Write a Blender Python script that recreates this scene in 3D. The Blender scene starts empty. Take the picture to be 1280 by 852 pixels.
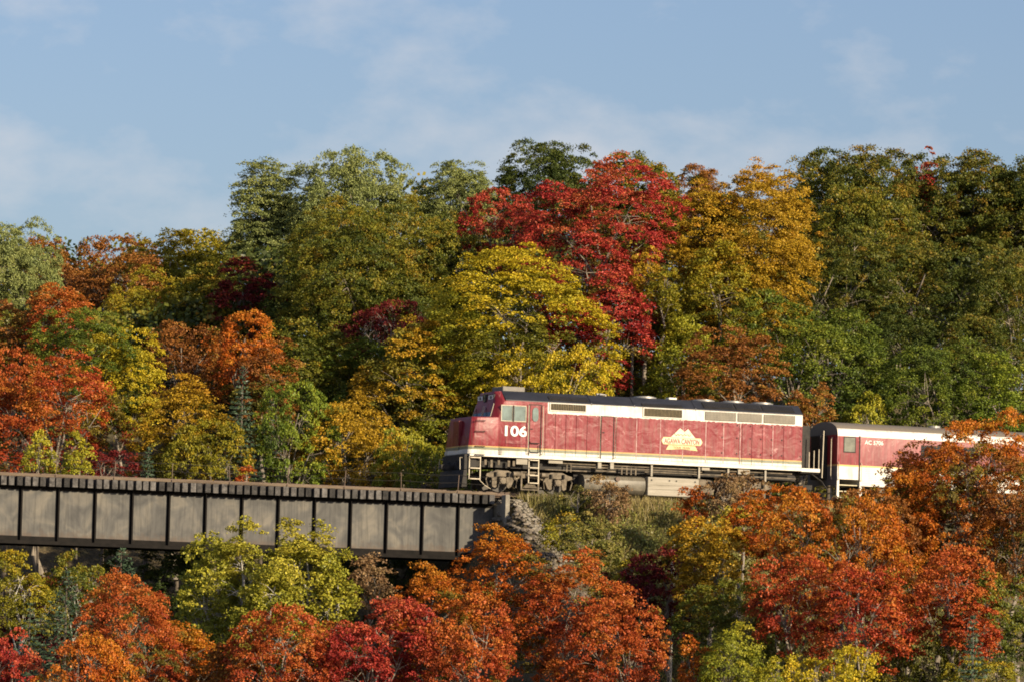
import bpy, bmesh, math, random
import numpy as np
from mathutils import Vector, Matrix

random.seed(7)
rng = np.random.default_rng(7)
S = bpy.context.scene
C = S.collection

# ------------------------------------------------------------------ camera
FPX = 7560.0                      # focal length in pixels of a 1280 px wide picture
PITCH, ROLL = math.radians(4.05), math.radians(1.5)
F = Vector((0, math.cos(PITCH), math.sin(PITCH)))
U0 = Vector((0, -math.sin(PITCH), math.cos(PITCH)))
X0 = Vector((1, 0, 0))
UP = U0 * math.cos(ROLL) - X0 * math.sin(ROLL)
RT = X0 * math.cos(ROLL) + U0 * math.sin(ROLL)
cam_d = bpy.data.cameras.new('camera')
cam_d.sensor_width = 36
cam_d.lens = FPX / 1280 * 36
cam_d.clip_start = 1
cam_d.clip_end = 12000
cam = bpy.data.objects.new('camera', cam_d)
C.objects.link(cam)
m = Matrix((RT, UP, -F)).transposed().to_4x4()
cam.matrix_world = m
S.camera = cam

# ------------------------------------------------------------------ world and sun
SUN_EL, SUN_AZ = math.radians(20.5), math.radians(47)      # azimuth: from straight behind the camera towards its right hand
sun_dir = Vector((math.sin(SUN_AZ) * math.cos(SUN_EL), -math.cos(SUN_AZ) * math.cos(SUN_EL), math.sin(SUN_EL)))
W = bpy.data.worlds.new('World')
S.world = W
W.use_nodes = True
nt = W.node_tree
for n in list(nt.nodes): nt.nodes.remove(n)
out = nt.nodes.new('ShaderNodeOutputWorld')
bg = nt.nodes.new('ShaderNodeBackground')
sky = nt.nodes.new('ShaderNodeTexSky')
sky.sky_type = 'NISHITA'
sky.sun_disc = False
sky.sun_elevation = SUN_EL
sky.sun_rotation = math.atan2(sun_dir.x, sun_dir.y)
sky.altitude = 300
sky.air_density = 1.0
sky.dust_density = 1.6
sky.ozone_density = 2.0
bg.inputs['Strength'].default_value = 0.08
tc = nt.nodes.new('ShaderNodeTexCoord')
mp = nt.nodes.new('ShaderNodeMapping'); mp.inputs['Scale'].default_value = (19, 19, 34)
mp.inputs['Location'].default_value = (1.35, 0.0, 0.6)
nz = nt.nodes.new('ShaderNodeTexNoise'); nz.inputs['Scale'].default_value = 1.5; nz.inputs['Detail'].default_value = 6; nz.inputs['Roughness'].default_value = 0.55
rmp = nt.nodes.new('ShaderNodeValToRGB')
rmp.color_ramp.elements[0].position = 0.47; rmp.color_ramp.elements[0].color = (0, 0, 0, 1)
rmp.color_ramp.elements[1].position = 0.74; rmp.color_ramp.elements[1].color = (0.6, 0.6, 0.6, 1)
mx = nt.nodes.new('ShaderNodeMixRGB'); mx.inputs['Color2'].default_value = (7.2, 6.9, 6.9, 1)
tint = nt.nodes.new('ShaderNodeMixRGB'); tint.blend_type = 'MULTIPLY'; tint.inputs['Fac'].default_value = 1.0
tint.inputs['Color2'].default_value = (0.95, 0.945, 1.10, 1)
L = nt.links.new
L(tc.outputs['Generated'], mp.inputs['Vector']); L(mp.outputs['Vector'], nz.inputs['Vector'])
L(nz.outputs['Fac'], rmp.inputs['Fac']); L(rmp.outputs['Color'], mx.inputs['Fac'])
L(sky.outputs['Color'], tint.inputs['Color1']); L(tint.outputs['Color'], mx.inputs['Color1'])
L(mx.outputs['Color'], bg.inputs['Color']); L(bg.outputs['Background'], out.inputs['Surface'])

sd = bpy.data.lights.new('sun', 'SUN')
sd.energy = 5.0
sd.angle = math.radians(0.5)
sd.color = (1.0, 0.83, 0.58)
sun = bpy.data.objects.new('sun', sd)
sun.rotation_euler = (-sun_dir).to_track_quat('-Z', 'Y').to_euler()
sun.location = (60, 150, 80)
C.objects.link(sun)

S.view_settings.view_transform = 'Standard'
S.view_settings.look = 'None'
S.view_settings.exposure = 0.43
S.view_settings.gamma = 1.0
S.render.engine = 'CYCLES'
S.cycles.max_bounces = 5
S.cycles.diffuse_bounces = 1
S.cycles.glossy_bounces = 2
S.cycles.transmission_bounces = 4
S.cycles.use_denoising = True
S.cycles.filter_width = 1.8


def at(px, py, Y):
    """World point that the 1280 px wide picture shows at px, py, on the vertical plane y = Y."""
    d = RT * ((px - 640) / FPX) + UP * (-(py - 426) / FPX) + F
    return d * (Y / d.y)


# ------------------------------------------------------------------ track frames
YAW_B, YAW_L, YAW_C = math.radians(17), math.radians(22), math.radians(24.5)
corner = at(583, 611.5, 280.0)
ZR = corner.z                                   # height of the rail tops
xl, yl = Vector((math.cos(YAW_L), math.sin(YAW_L), 0)), Vector((-math.sin(YAW_L), math.cos(YAW_L), 0))
LOCO0 = corner + yl * 1.5                       # locomotive origin: nose, track centre, rail top


def frame(origin, yaw):
    return Matrix.Translation(origin) @ Matrix.Rotation(yaw, 4, 'Z')


M_L = frame(LOCO0, YAW_L)
BR0 = M_L @ Vector((1.60, 0, 0))
M_B = frame(BR0, YAW_B)
CO0 = M_L @ Vector((18.85, 0, 0))
M_C = frame(CO0, YAW_C)


def to_loco(x, y):
    dx, dy = x - LOCO0.x, y - LOCO0.y
    return dx * xl.x + dy * xl.y, dx * yl.x + dy * yl.y


TB, TC = math.tan(YAW_L - YAW_B), math.tan(YAW_C - YAW_L)


def wav(x, y):
    return (np.sin(x * .31 + 1.3 * np.sin(y * .17)) + np.sin(y * .27 + 2 + 1.1 * np.sin(x * .13))
            + .5 * np.sin(x * .9 + y * .7) + .5 * np.sin(y * 1.1 - x * .6)) / 3


def terrain(x, y):
    x = np.asarray(x, float); y = np.asarray(y, float)
    a, b = to_loco(x, y)
    yt = np.where(a < 1.75, (1.75 - a) * TB, np.where(a > 18.35, (a - 18.35) * TC, 0))
    n = yt - b
    mback = np.maximum(0, -n)
    near = -.5 - .66 * np.maximum(0, n - 2.7)
    hill = np.minimum(-.6 + .30 * np.maximum(0, mback - 5), 11.5 + .03 * mback)
    right = np.where(n > 0, near, np.where(mback < 5, -.5, hill))
    xr = 1.75 + .12 * np.maximum(0, n - 1.8)
    endz = -.5 - 2.1 * np.maximum(0, xr - a)
    floor_ = -13.0 - .006 * np.maximum(0, n) + .10 * np.clip(a, 0, 60) * (n > 0)
    lefth = np.minimum(-13 + .5 * np.maximum(0, mback - 4), 8 + .03 * mback)
    floor_ = np.where(n > 0, floor_, lefth)
    z = np.maximum(np.minimum(right, endz), floor_)
    off = np.clip((np.abs(n) - 3.2) / 4, 0, 1)
    fade = np.clip(1.5 - mback / 400, 0.25, 1)
    z = z + wav(x, y) * .35 * off
    z = np.where(mback > 150, z * fade + (1 - fade) * 10, z)
    return z + ZR


def ground_z(x, y):
    return float(terrain(np.array([x]), np.array([y]))[0])


# ------------------------------------------------------------------ materials
def new_mat(name):
    mt = bpy.data.materials.new(name)
    mt.use_nodes = True
    t = mt.node_tree
    return mt, t, t.nodes['Principled BSDF']


def node(t, kind, **kw):
    n = t.nodes.new(kind)
    for k, v in kw.items():
        if k in n.inputs: n.inputs[k].default_value = v
        else: setattr(n, k, v)
    return n


def ramp(t, stops, interp='LINEAR'):
    r = t.nodes.new('ShaderNodeValToRGB')
    r.color_ramp.interpolation = interp
    e = r.color_ramp.elements
    while len(e) > 1: e.remove(e[-1])
    e[0].position = stops[0][0]; e[0].color = tuple(stops[0][1]) + (1,)
    for p, c in stops[1:]:
        q = e.new(p); q.color = tuple(c) + (1,)
    return r


def g(v): return (v, v, v)


def noise_mat(name, c1, c2, scale=3.0, rough=.7, metal=0.0, bump=.0, bscale=20., stretch=(1, 1, 1), obj_rand=0.0, spec=.5):
    mt, t, p = new_mat(name)
    co = node(t, 'ShaderNodeTexCoord')
    mp = node(t, 'ShaderNodeMapping', Scale=stretch)
    nz = node(t, 'ShaderNodeTexNoise', Scale=scale, Detail=8.0, Roughness=.6)
    r = ramp(t, [(.3, c1), (.7, c2)])
    l = t.links.new
    l(co.outputs['Object'], mp.inputs['Vector']); l(mp.outputs['Vector'], nz.inputs['Vector']); l(nz.outputs['Fac'], r.inputs['Fac'])
    last = r.outputs['Color']
    if obj_rand:
        oi = node(t, 'ShaderNodeObjectInfo')
        ml = node(t, 'ShaderNodeMath', operation='MULTIPLY_ADD'); ml.inputs[1].default_value = 2 * obj_rand; ml.inputs[2].default_value = 1 - obj_rand
        l(oi.outputs['Random'], ml.inputs[0])
        vm = node(t, 'ShaderNodeVectorMath', operation='SCALE')
        l(last, vm.inputs[0]); l(ml.outputs[0], vm.inputs['Scale']); last = vm.outputs[0]
        ad = node(t, 'ShaderNodeVectorMath', operation='ADD')
        l(mp.outputs['Vector'], ad.inputs[0]); l(oi.outputs['Random'], ad.inputs[1])
        sc = node(t, 'ShaderNodeVectorMath', operation='SCALE'); sc.inputs['Scale'].default_value = 37.0
        cmb = node(t, 'ShaderNodeCombineXYZ')
        l(oi.outputs['Random'], cmb.inputs[0]); l(oi.outputs['Random'], cmb.inputs[2]); l(cmb.outputs[0], sc.inputs[0])
        l(sc.outputs[0], ad.inputs[1]); l(ad.outputs[0], nz.inputs['Vector'])
    l(last, p.inputs['Base Color'])
    p.inputs['Roughness'].default_value = rough
    p.inputs['Metallic'].default_value = metal
    p.inputs['Specular IOR Level'].default_value = spec
    if bump:
        nb = node(t, 'ShaderNodeTexNoise', Scale=bscale, Detail=4.0)
        bp = node(t, 'ShaderNodeBump', Strength=bump, Distance=.05)
        l(co.outputs['Object'], nb.inputs['Vector']); l(nb.outputs['Fac'], bp.inputs['Height']); l(bp.outputs['Normal'], p.inputs['Normal'])
    return mt


def leaf_mat(name, trans=.20):
    mt, t, p = new_mat(name)
    t.nodes.remove(p)
    l = t.links.new
    a = node(t, 'ShaderNodeAttribute', attribute_name='Col')
    d = node(t, 'ShaderNodeBsdfDiffuse')
    tr = node(t, 'ShaderNodeBsdfTranslucent')
    gl = node(t, 'ShaderNodeBsdfGlossy', Roughness=.45)
    gl.inputs['Color'].default_value = (.8, .8, .8, 1)
    m1 = node(t, 'ShaderNodeMixShader', Fac=trans)
    m2 = node(t, 'ShaderNodeMixShader', Fac=.035)
    l(a.outputs['Color'], d.inputs['Color']); l(a.outputs['Color'], tr.inputs['Color'])
    l(d.outputs[0], m1.inputs[1]); l(tr.outputs[0], m1.inputs[2])
    l(m1.outputs[0], m2.inputs[1]); l(gl.outputs[0], m2.inputs[2])
    l(m2.outputs[0], t.nodes['Material Output'].inputs['Surface'])
    return mt


MAT = {}
MAT['leaf'] = leaf_mat('leaf_surface')
MAT['needle'] = leaf_mat('needle_surface', .1)
MAT['bark'] = noise_mat('grey_bark', (.17, .14, .11), (.36, .31, .25), 6, .9, bump=.4, stretch=(1, 1, .3))
MAT['dark_bark'] = noise_mat('dark_bark', (.07, .055, .04), (.16, .13, .10), 6, .9, bump=.4, stretch=(1, 1, .3))
MAT['birch_bark'] = noise_mat('birch_bark', (.30, .27, .22), (.72, .68, .60), 9, .8, stretch=(.6, .6, 3))
MAT['black'] = noise_mat('black_roof_paint', (.016, .017, .022), (.034, .035, .044), 2.5, .42, bump=.05, stretch=(.5, 1, 1))
MAT['dark'] = noise_mat('grimy_black_steel', (.012, .011, .010), (.040, .034, .028), 5, .75, bump=.2)
MAT['dusty'] = noise_mat('dusty_tan_steel', (.075, .06, .042), (.27, .22, .155), 4, .85, bump=.3, bscale=12)
MAT['box'] = noise_mat('dusty_pale_box_paint', (.27, .24, .185), (.42, .38, .31), 3, .7, stretch=(.4, 1, 3))
MAT['tank'] = noise_mat('dusty_tank_paint', (.10, .088, .064), (.21, .185, .14), 2.2, .5, bump=.05)
MAT['wheel'] = noise_mat('wheel_steel', (.04, .035, .03), (.10, .085, .07), 8, .6)
MAT['rail'] = noise_mat('rusty_rail', (.08, .045, .03), (.17, .11, .07), 6, .6)
MAT['white'] = noise_mat('weathered_white_paint', (.66, .62, .52), (.82, .79, .72), 2.5, .5)
MAT['silver'] = noise_mat('pale_fan_metal', (.30, .29, .27), (.45, .44, .42), 8, .45, metal=.5)
MAT['grey_box'] = noise_mat('grey_unit_paint', (.14, .13, .11), (.24, .22, .19), 4, .6)
MAT['gold_bar'] = noise_mat('dusty_yellow_bars', (.16, .12, .05), (.34, .26, .12), 8, .7)
MAT['worn_seam_glint'] = noise_mat('worn_seam_glint_paint', (.26, .05, .05), (.72, .56, .52), 3, .5, stretch=(1, 1, 1.6))
MAT['steel_rail'] = noise_mat('handrail_paint', (.40, .33, .22), (.62, .55, .42), 8, .5)
MAT['tie'] = noise_mat('weathered_tie_timber', (.024, .022, .021), (.14, .13, .12), 6, .9, bump=.5, obj_rand=.65)
MAT['timber'] = noise_mat('guard_timber', (.07, .05, .035), (.22, .165, .11), 4, .9, bump=.4, stretch=(.2, 1, 1))
MAT['girder'] = noise_mat('black_girder_steel', (.007, .0065, .006), (.018, .015, .013), 3, .8, spec=.15)
MAT['concrete'] = noise_mat('stained_concrete', (.17, .15, .12), (.36, .33, .27), 2, .9, bump=.3)
MAT['rock'] = noise_mat('grey_rock', (.08, .065, .05), (.30, .25, .19), 3, .9, bump=.5)
MAT['pale_rock'] = noise_mat('pale_gravel', (.16, .14, .105), (.40, .355, .28), 5, .9, bump=.3)
MAT['ballast'] = noise_mat('ballast_gravel', (.13, .105, .075), (.34, .285, .21), 14, .95, bump=.8)
MAT['text'] = noise_mat('white_lettering', (.78, .76, .70), (.85, .83, .79), 6, .5)
MAT['green_mark'] = noise_mat('faded_green_lettering', (.12, .20, .10), (.18, .27, .15), 6, .5)
MAT['cream'] = noise_mat('cream_sign_paint', (.66, .58, .40), (.80, .73, .56), 6, .5)
MAT['logo_yellow'] = noise_mat('yellow_sign_paint', (.58, .46, .18), (.74, .64, .34), 6, .5)
MAT['logo_red'] = noise_mat('rust_red_lettering', (.26, .06, .03), (.36, .10, .05), 6, .5)
MAT['step'] = noise_mat('cream_step_paint', (.55, .48, .30), (.72, .66, .48), 6, .6)
MAT['tan_post'] = noise_mat('bleached_stump_wood', (.45, .40, .32), (.72, .66, .58), 10, .9)


def glass_mat(name, col, rough=.12):
    mt, t, p = new_mat(name)
    co = node(t, 'ShaderNodeTexCoord')
    nz = node(t, 'ShaderNodeTexNoise', Scale=2.5, Detail=3.0)
    r = ramp(t, [(.35, tuple(c * .7 for c in col)), (.7, tuple(c * 1.25 for c in col))])
    t.links.new(co.outputs['Object'], nz.inputs['Vector']); t.links.new(nz.outputs['Fac'], r.inputs['Fac']); t.links.new(r.outputs['Color'], p.inputs['Base Color'])
    p.inputs['Roughness'].default_value = rough
    p.inputs['IOR'].default_value = 1.5
    return mt


MAT['side_glass'] = glass_mat('sky_toned_side_glass', (.16, .22, .21))  # grey-green base colour stands in for reflected sky and trees
MAT['front_glass'] = glass_mat('dark_windshield_glass', (.02, .025, .03), .08)
MAT['front_glass'].node_tree.nodes['Principled BSDF'].inputs['Specular IOR Level'].default_value = .2
MAT['coach_glass'] = glass_mat('dusty_coach_glass', (.16, .165, .13), .25)

SILL = 1.62


def livery(name, coach=False):
    """Maroon paint over a gold line, a grey line and a white skirt, by height above the rail; chalked, with scuffs and dent reflections painted in."""
    mt, t, p = new_mat(name)
    l = t.links.new
    co = node(t, 'ShaderNodeTexCoord')
    sp = node(t, 'ShaderNodeSeparateXYZ'); l(co.outputs['Object'], sp.inputs[0])
    rag = node(t, 'ShaderNodeTexNoise', Scale=9.0, Detail=4.0); l(co.outputs['Object'], rag.inputs['Vector'])

    def thr(val_socket, v, soft=.004):
        mr = node(t, 'ShaderNodeMapRange'); mr.inputs['From Min'].default_value = v - soft; mr.inputs['From Max'].default_value = v + soft
        l(val_socket, mr.inputs['Value']); return mr.outputs['Result']

    def mix(fac, a, b):
        m_ = node(t, 'ShaderNodeMixRGB')
        if hasattr(fac, 'links'): l(fac, m_.inputs['Fac'])
        else: m_.inputs['Fac'].default_value = fac
        for s, k in ((a, 'Color1'), (b, 'Color2')):
            if hasattr(s, 'links'): l(s, m_.inputs[k])
            else: m_.inputs[k].default_value = tuple(s) + (1,)
        return m_.outputs['Color']
    # maroon with vertical chalking
    mp1 = node(t, 'ShaderNodeMapping', Scale=(3.0, 1, .35)); l(co.outputs['Object'], mp1.inputs['Vector'])
    n1 = node(t, 'ShaderNodeTexNoise', Scale=1.6, Detail=6.0, Roughness=.65); l(mp1.outputs['Vector'], n1.inputs['Vector'])
    r1 = ramp(t, [(.32, (.165, .008, .016)), (.55, (.235, .020, .030)), (.80, (.37, .10, .105))]); l(n1.outputs['Fac'], r1.inputs['Fac'])
    n2 = node(t, 'ShaderNodeTexNoise', Scale=2.3, Detail=7.0, Roughness=.62, Distortion=1.4); l(co.outputs['Object'], n2.inputs['Vector'])
    scuff_glint = ramp(t, [(.60, g(0)), (.74, g(.7))]); l(n2.outputs['Fac'], scuff_glint.inputs['Fac'])  # pale patches painted for scuffs and for reflections off dents
    red = mix(scuff_glint.outputs['Color'], r1.outputs['Color'], (.56, .30, .29))
    n3 = node(t, 'ShaderNodeTexNoise', Scale=1.8, Detail=6.0); l(co.outputs['Object'], n3.inputs['Vector'])
    rw = ramp(t, [(.3, (.60, .56, .48)), (.6, (.80, .77, .70)), (.8, (.82, .80, .75))]); l(n3.outputs['Fac'], rw.inputs['Fac'])
    z = sp.outputs['Z']
    base = SILL if not coach else .0
    if not coach:
        c = mix(thr(z, SILL + .28), rw.outputs['Color'], (.22, .23, .16))
        c = mix(thr(z, SILL + .405), c, (.58, .37, .13))
        c = mix(thr(z, SILL + .46), c, red)
        zz = node(t, 'ShaderNodeMath', operation='MULTIPLY_ADD'); zz.inputs[1].default_value = .14; l(rag.outputs['Fac'], zz.inputs[0]); l(z, zz.inputs[2])
        top = thr(zz.outputs[0], SILL + 2.10 + .07, .01)
        xx = thr(sp.outputs['X'], 3.9)
        both = node(t, 'ShaderNodeMath', operation='MULTIPLY'); l(top, both.inputs[0]); l(xx, both.inputs[1])
        c = mix(both.outputs[0], c, rw.outputs['Color'])
    else:
        c = mix(thr(z, 1.92), rw.outputs['Color'], (.72, .46, .15))
        c = mix(thr(z, 2.00), c, red)
        c = mix(thr(z, 3.36), c, rw.outputs['Color'])
        c = mix(thr(z, 3.72, .02), c, (.20, .17, .13))
    # grime
    mpg = node(t, 'ShaderNodeMapping', Scale=(5, 1, .5)); l(co.outputs['Object'], mpg.inputs['Vector'])
    ng = node(t, 'ShaderNodeTexNoise', Scale=2.0, Detail=5.0); l(mpg.outputs['Vector'], ng.inputs['Vector'])
    rg = ramp(t, [(.48, g(0)), (.80, g(.5))]); l(ng.outputs['Fac'], rg.inputs['Fac'])
    c = mix(rg.outputs['Color'], c, (.20, .14, .10))
    l(c, p.inputs['Base Color'])
    p.inputs['Roughness'].default_value = .40
    p.inputs['Specular IOR Level'].default_value = .32
    nb = node(t, 'ShaderNodeTexNoise', Scale=1.7, Detail=3.0, Distortion=.6); l(co.outputs['Object'], nb.inputs['Vector'])
    bp = node(t, 'ShaderNodeBump', Strength=.55 if not coach else .2, Distance=.06); l(nb.outputs['Fac'], bp.inputs['Height']); l(bp.outputs['Normal'], p.inputs['Normal'])
    return mt


MAT['livery'] = livery('weathered_maroon_livery')
MAT['coach_livery'] = livery('coach_maroon_livery', True)


def web_mat():
    mt, t, p = new_mat('weathered_grey_girder_web')
    l = t.links.new
    co = node(t, 'ShaderNodeTexCoord'); oi = node(t, 'ShaderNodeObjectInfo')
    sc = node(t, 'ShaderNodeMath', operation='MULTIPLY'); sc.inputs[1].default_value = 53.0; l(oi.outputs['Random'], sc.inputs[0])
    cmb = node(t, 'ShaderNodeCombineXYZ'); l(sc.outputs[0], cmb.inputs[1])
    ad = node(t, 'ShaderNodeVectorMath', operation='ADD'); l(co.outputs['Object'], ad.inputs[0]); l(cmb.outputs[0], ad.inputs[1])
    n1 = node(t, 'ShaderNodeTexNoise', Scale=1.1, Detail=5.0, Distortion=.8); l(ad.outputs[0], n1.inputs['Vector'])
    r1 = ramp(t, [(.3, (.042, .041, .039)), (.50, (.088, .084, .075)), (.78, (.19, .168, .13))]); l(n1.outputs['Fac'], r1.inputs['Fac'])
    mp = node(t, 'ShaderNodeMapping', Scale=(6, 1, .5)); l(ad.outputs[0], mp.inputs['Vector'])
    n2 = node(t, 'ShaderNodeTexNoise', Scale=1.6, Detail=5.0); l(mp.outputs['Vector'], n2.inputs['Vector'])
    r2 = ramp(t, [(.45, g(1)), (.75, g(.52))]); l(n2.outputs['Fac'], r2.inputs['Fac'])
    mu = node(t, 'ShaderNodeMixRGB', blend_type='MULTIPLY'); mu.inputs['Fac'].default_value = 1; l(r1.outputs['Color'], mu.inputs['Color1']); l(r2.outputs['Color'], mu.inputs['Color2'])
    sp = node(t, 'ShaderNodeSeparateXYZ'); l(co.outputs['Object'], sp.inputs[0])
    n3 = node(t, 'ShaderNodeTexNoise', Scale=5.0, Detail=5.0); l(ad.outputs[0], n3.inputs['Vector'])
    za = node(t, 'ShaderNodeMath', operation='MULTIPLY_ADD'); za.inputs[1].default_value = .9; l(n3.outputs['Fac'], za.inputs[0]); l(sp.outputs['Z'], za.inputs[2])
    mr = node(t, 'ShaderNodeMapRange'); mr.inputs['From Min'].default_value = -2.50; mr.inputs['From Max'].default_value = -2.12; mr.inputs['To Min'].default_value = .75; mr.inputs['To Max'].default_value = 0
    l(za.outputs[0], mr.inputs['Value'])
    m2 = node(t, 'ShaderNodeMixRGB'); m2.inputs['Color2'].default_value = (.085, .055, .035, 1); l(mr.outputs['Result'], m2.inputs['Fac']); l(mu.outputs['Color'], m2.inputs['Color1'])
    l(m2.outputs['Color'], p.inputs['Base Color'])
    p.inputs['Roughness'].default_value = .62
    return mt


MAT['web'] = web_mat()


def ground_mat():
    mt, t, p = new_mat('leaf_litter_ground')
    l = t.links.new
    co = node(t, 'ShaderNodeTexCoord')
    n1 = node(t, 'ShaderNodeTexNoise', Scale=.35, Detail=8.0, Roughness=.7); l(co.outputs['Object'], n1.inputs['Vector'])
    r1 = ramp(t, [(.3, (.05, .055, .02)), (.5, (.11, .085, .04)), (.7, (.17, .12, .06))]); l(n1.outputs['Fac'], r1.inputs['Fac'])
    n2 = node(t, 'ShaderNodeTexNoise', Scale=6.0, Detail=5.0); l(co.outputs['Object'], n2.inputs['Vector'])
    r2 = ramp(t, [(.35, g(.6)), (.7, g(1.25))]); l(n2.outputs['Fac'], r2.inputs['Fac'])
    mu = node(t, 'ShaderNodeMixRGB', blend_type='MULTIPLY'); mu.inputs['Fac'].default_value = 1; l(r1.outputs['Color'], mu.inputs['Color1']); l(r2.outputs['Color'], mu.inputs['Color2'])
    l(mu.outputs['Color'], p.inputs['Base Color'])
    p.inputs['Roughness'].default_value = .95
    bp = node(t, 'ShaderNodeBump', Strength=.8, Distance=.15); l(n2.outputs['Fac'], bp.inputs['Height']); l(bp.outputs['Normal'], p.inputs['Normal'])
    return mt


MAT['ground'] = ground_mat()


# ------------------------------------------------------------------ mesh helpers
def link(name, me, parent=None, mat=None, label=None, cat=None, group=None, kind=None):
    o = bpy.data.objects.new(name, me)
    C.objects.link(o)
    if parent is not None: o.parent = parent
    if mat is not None and me is not None and not me.materials: me.materials.append(mat)
    if label: o['label'] = label
    if cat: o['category'] = cat
    if group: o['group'] = group
    if kind: o['kind'] = kind
    return o


def root(name, M, label, cat, group=None):
    o = bpy.data.objects.new(name, None)
    C.objects.link(o)
    o.empty_display_size = .3
    o.matrix_world = M
    o['label'] = label; o['category'] = cat
    if group: o['group'] = group
    return o


class MB:
    def __init__(self): self.v = []; self.f = []

    def add(self, vs, fs):
        k = len(self.v)
        self.v += [tuple(p) for p in vs]
        self.f += [tuple(i + k for i in q) for q in fs]
        return self

    def box(self, x0, x1, y0, y1, z0, z1):
        vs = [(x, y, z) for z in (z0, z1) for y in (y0, y1) for x in (x0, x1)]
        return self.add(vs, [(0, 2, 3, 1), (4, 5, 7, 6), (0, 1, 5, 4), (2, 6, 7, 3), (0, 4, 6, 2), (1, 3, 7, 5)])

    def poly_y(self, pts, y0, y1):
        """Polygon in x, z (counter-clockwise seen from -y) pushed from y0 (near) to y1 (far)."""
        n = len(pts)
        vs = [(x, y0, z) for x, z in pts] + [(x, y1, z) for x, z in pts]
        return self.add(vs, [tuple(range(n)), tuple(range(2 * n - 1, n - 1, -1))] + [(i, i + n, (i + 1) % n + n, (i + 1) % n) for i in range(n)])

    def poly_x(self, pts, x0, x1):
        n = len(pts)
        vs = [(x0, y, z) for y, z in pts] + [(x1, y, z) for y, z in pts]
        return self.add(vs, [tuple(range(n)), tuple(range(2 * n - 1, n - 1, -1))] + [(i, i + n, (i + 1) % n + n, (i + 1) % n) for i in range(n)])

    def tube(self, pts, r, sides=8, caps=True):
        pts = [Vector(p) for p in pts]
        rs = r if isinstance(r, (list, tuple)) else [r] * len(pts)
        base = len(self.v)
        up = Vector((0, 0, 1))
        for i, p in enumerate(pts):
            d = (pts[min(i + 1, len(pts) - 1)] - pts[max(i - 1, 0)]).normalized()
            a = d.cross(up)
            if a.length < .05: a = d.cross(Vector((0, 1, 0)))
            a.normalize(); b = d.cross(a).normalized()
            for k in range(sides):
                t = 2 * math.pi * k / sides
                self.v.append(tuple(p + (a * math.cos(t) + b * math.sin(t)) * rs[i]))
        for i in range(len(pts) - 1):
            for k in range(sides):
                q = base + i * sides
                self.f.append((q + k, q + (k + 1) % sides, q + sides + (k + 1) % sides, q + sides + k))
        if caps:
            self.f.append(tuple(base + k for k in range(sides))[::-1])
            self.f.append(tuple(base + (len(pts) - 1) * sides + k for k in range(sides)))
        return self

    def cyl_y(self, x, z, r, y0, y1, sides=24):
        return self.tube([(x, y0, z), (x, y1, z)], r, sides)

    def cyl_z(self, x, y, r, z0, z1, sides=20):
        return self.tube([(x, y, z0), (x, y, z1)], r, sides)

    def cyl_x(self, y, z, r, x0, x1, sides=16):
        return self.tube([(x0, y, z), (x1, y, z)], r, sides)

    def mesh(self, name, mat=None, smooth=None, bevel=0.0):
        me = bpy.data.meshes.new(name)
        me.from_pydata(self.v, [], self.f)
        bm = bmesh.new(); bm.from_mesh(me)
        if bevel:
            ed = [e for e in bm.edges if len(e.link_faces) == 2 and e.calc_face_angle(0) > .5]
            bmesh.ops.bevel(bm, geom=ed, offset=bevel, segments=2, profile=.6, affect='EDGES')
        bmesh.ops.recalc_face_normals(bm, faces=bm.faces)
        bm.to_mesh(me); bm.free()
        if smooth is not None:
            me.polygons.foreach_set('use_smooth', [True] * len(me.polygons))
            me.set_sharp_from_angle(angle=math.radians(smooth))
        if mat: me.materials.append(mat)
        return me

    def build(self, name, mat, parent=None, smooth=None, bevel=0.0, **kw):
        return link(name, self.mesh(name, mat, smooth, bevel), parent, **kw)


def hull(name, pts, mat, parent, bevel=.03):
    me = bpy.data.meshes.new(name)
    bm = bmesh.new()
    for p in pts: bm.verts.new(p)
    bmesh.ops.convex_hull(bm, input=bm.verts)
    bmesh.ops.dissolve_limit(bm, angle_limit=.02, verts=bm.verts, edges=bm.edges)
    if bevel:
        ed = [e for e in bm.edges if len(e.link_faces) == 2 and e.calc_face_angle(0) > .25]
        bmesh.ops.bevel(bm, geom=ed, offset=bevel, segments=3, profile=.5, affect='EDGES')
    bmesh.ops.recalc_face_normals(bm, faces=bm.faces)
    bm.to_mesh(me); bm.free()
    me.polygons.foreach_set('use_smooth', [True] * len(me.polygons))
    me.set_sharp_from_angle(angle=math.radians(50))
    me.materials.append(mat)
    return link(name, me, parent)


def lettering(name, body, x, z, y, height, mat, parent, width=None, bold=.0, face='near', shear=0.0):
    cu = bpy.data.curves.new(name, 'FONT')
    cu.body = body; cu.size = height / .70; cu.align_x = 'CENTER'; cu.extrude = .004; cu.offset = bold; cu.shear = shear
    cu.materials.append(mat)
    o = bpy.data.objects.new(name, cu)
    C.objects.link(o)
    bpy.context.view_layer.update()
    me = bpy.data.meshes.new_from_object(o)
    bpy.data.objects.remove(o)
    xs = [v.co.x for v in me.vertices]
    s = (width / (max(xs) - min(xs))) if width else 1
    o = link(name, me, parent)
    if face == 'near':
        o.matrix_local = Matrix.Translation((x, y, z)) @ Matrix.Rotation(math.pi / 2, 4, 'X') @ Matrix.Diagonal((s, 1, 1, 1))
    else:   # faces the front (-x)
        o.matrix_local = Matrix.Translation((x, y, z)) @ Matrix.Rotation(-math.pi / 2, 4, 'Z') @ Matrix.Rotation(math.pi / 2, 4, 'X') @ Matrix.Diagonal((s, 1, 1, 1))
    return o


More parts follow.
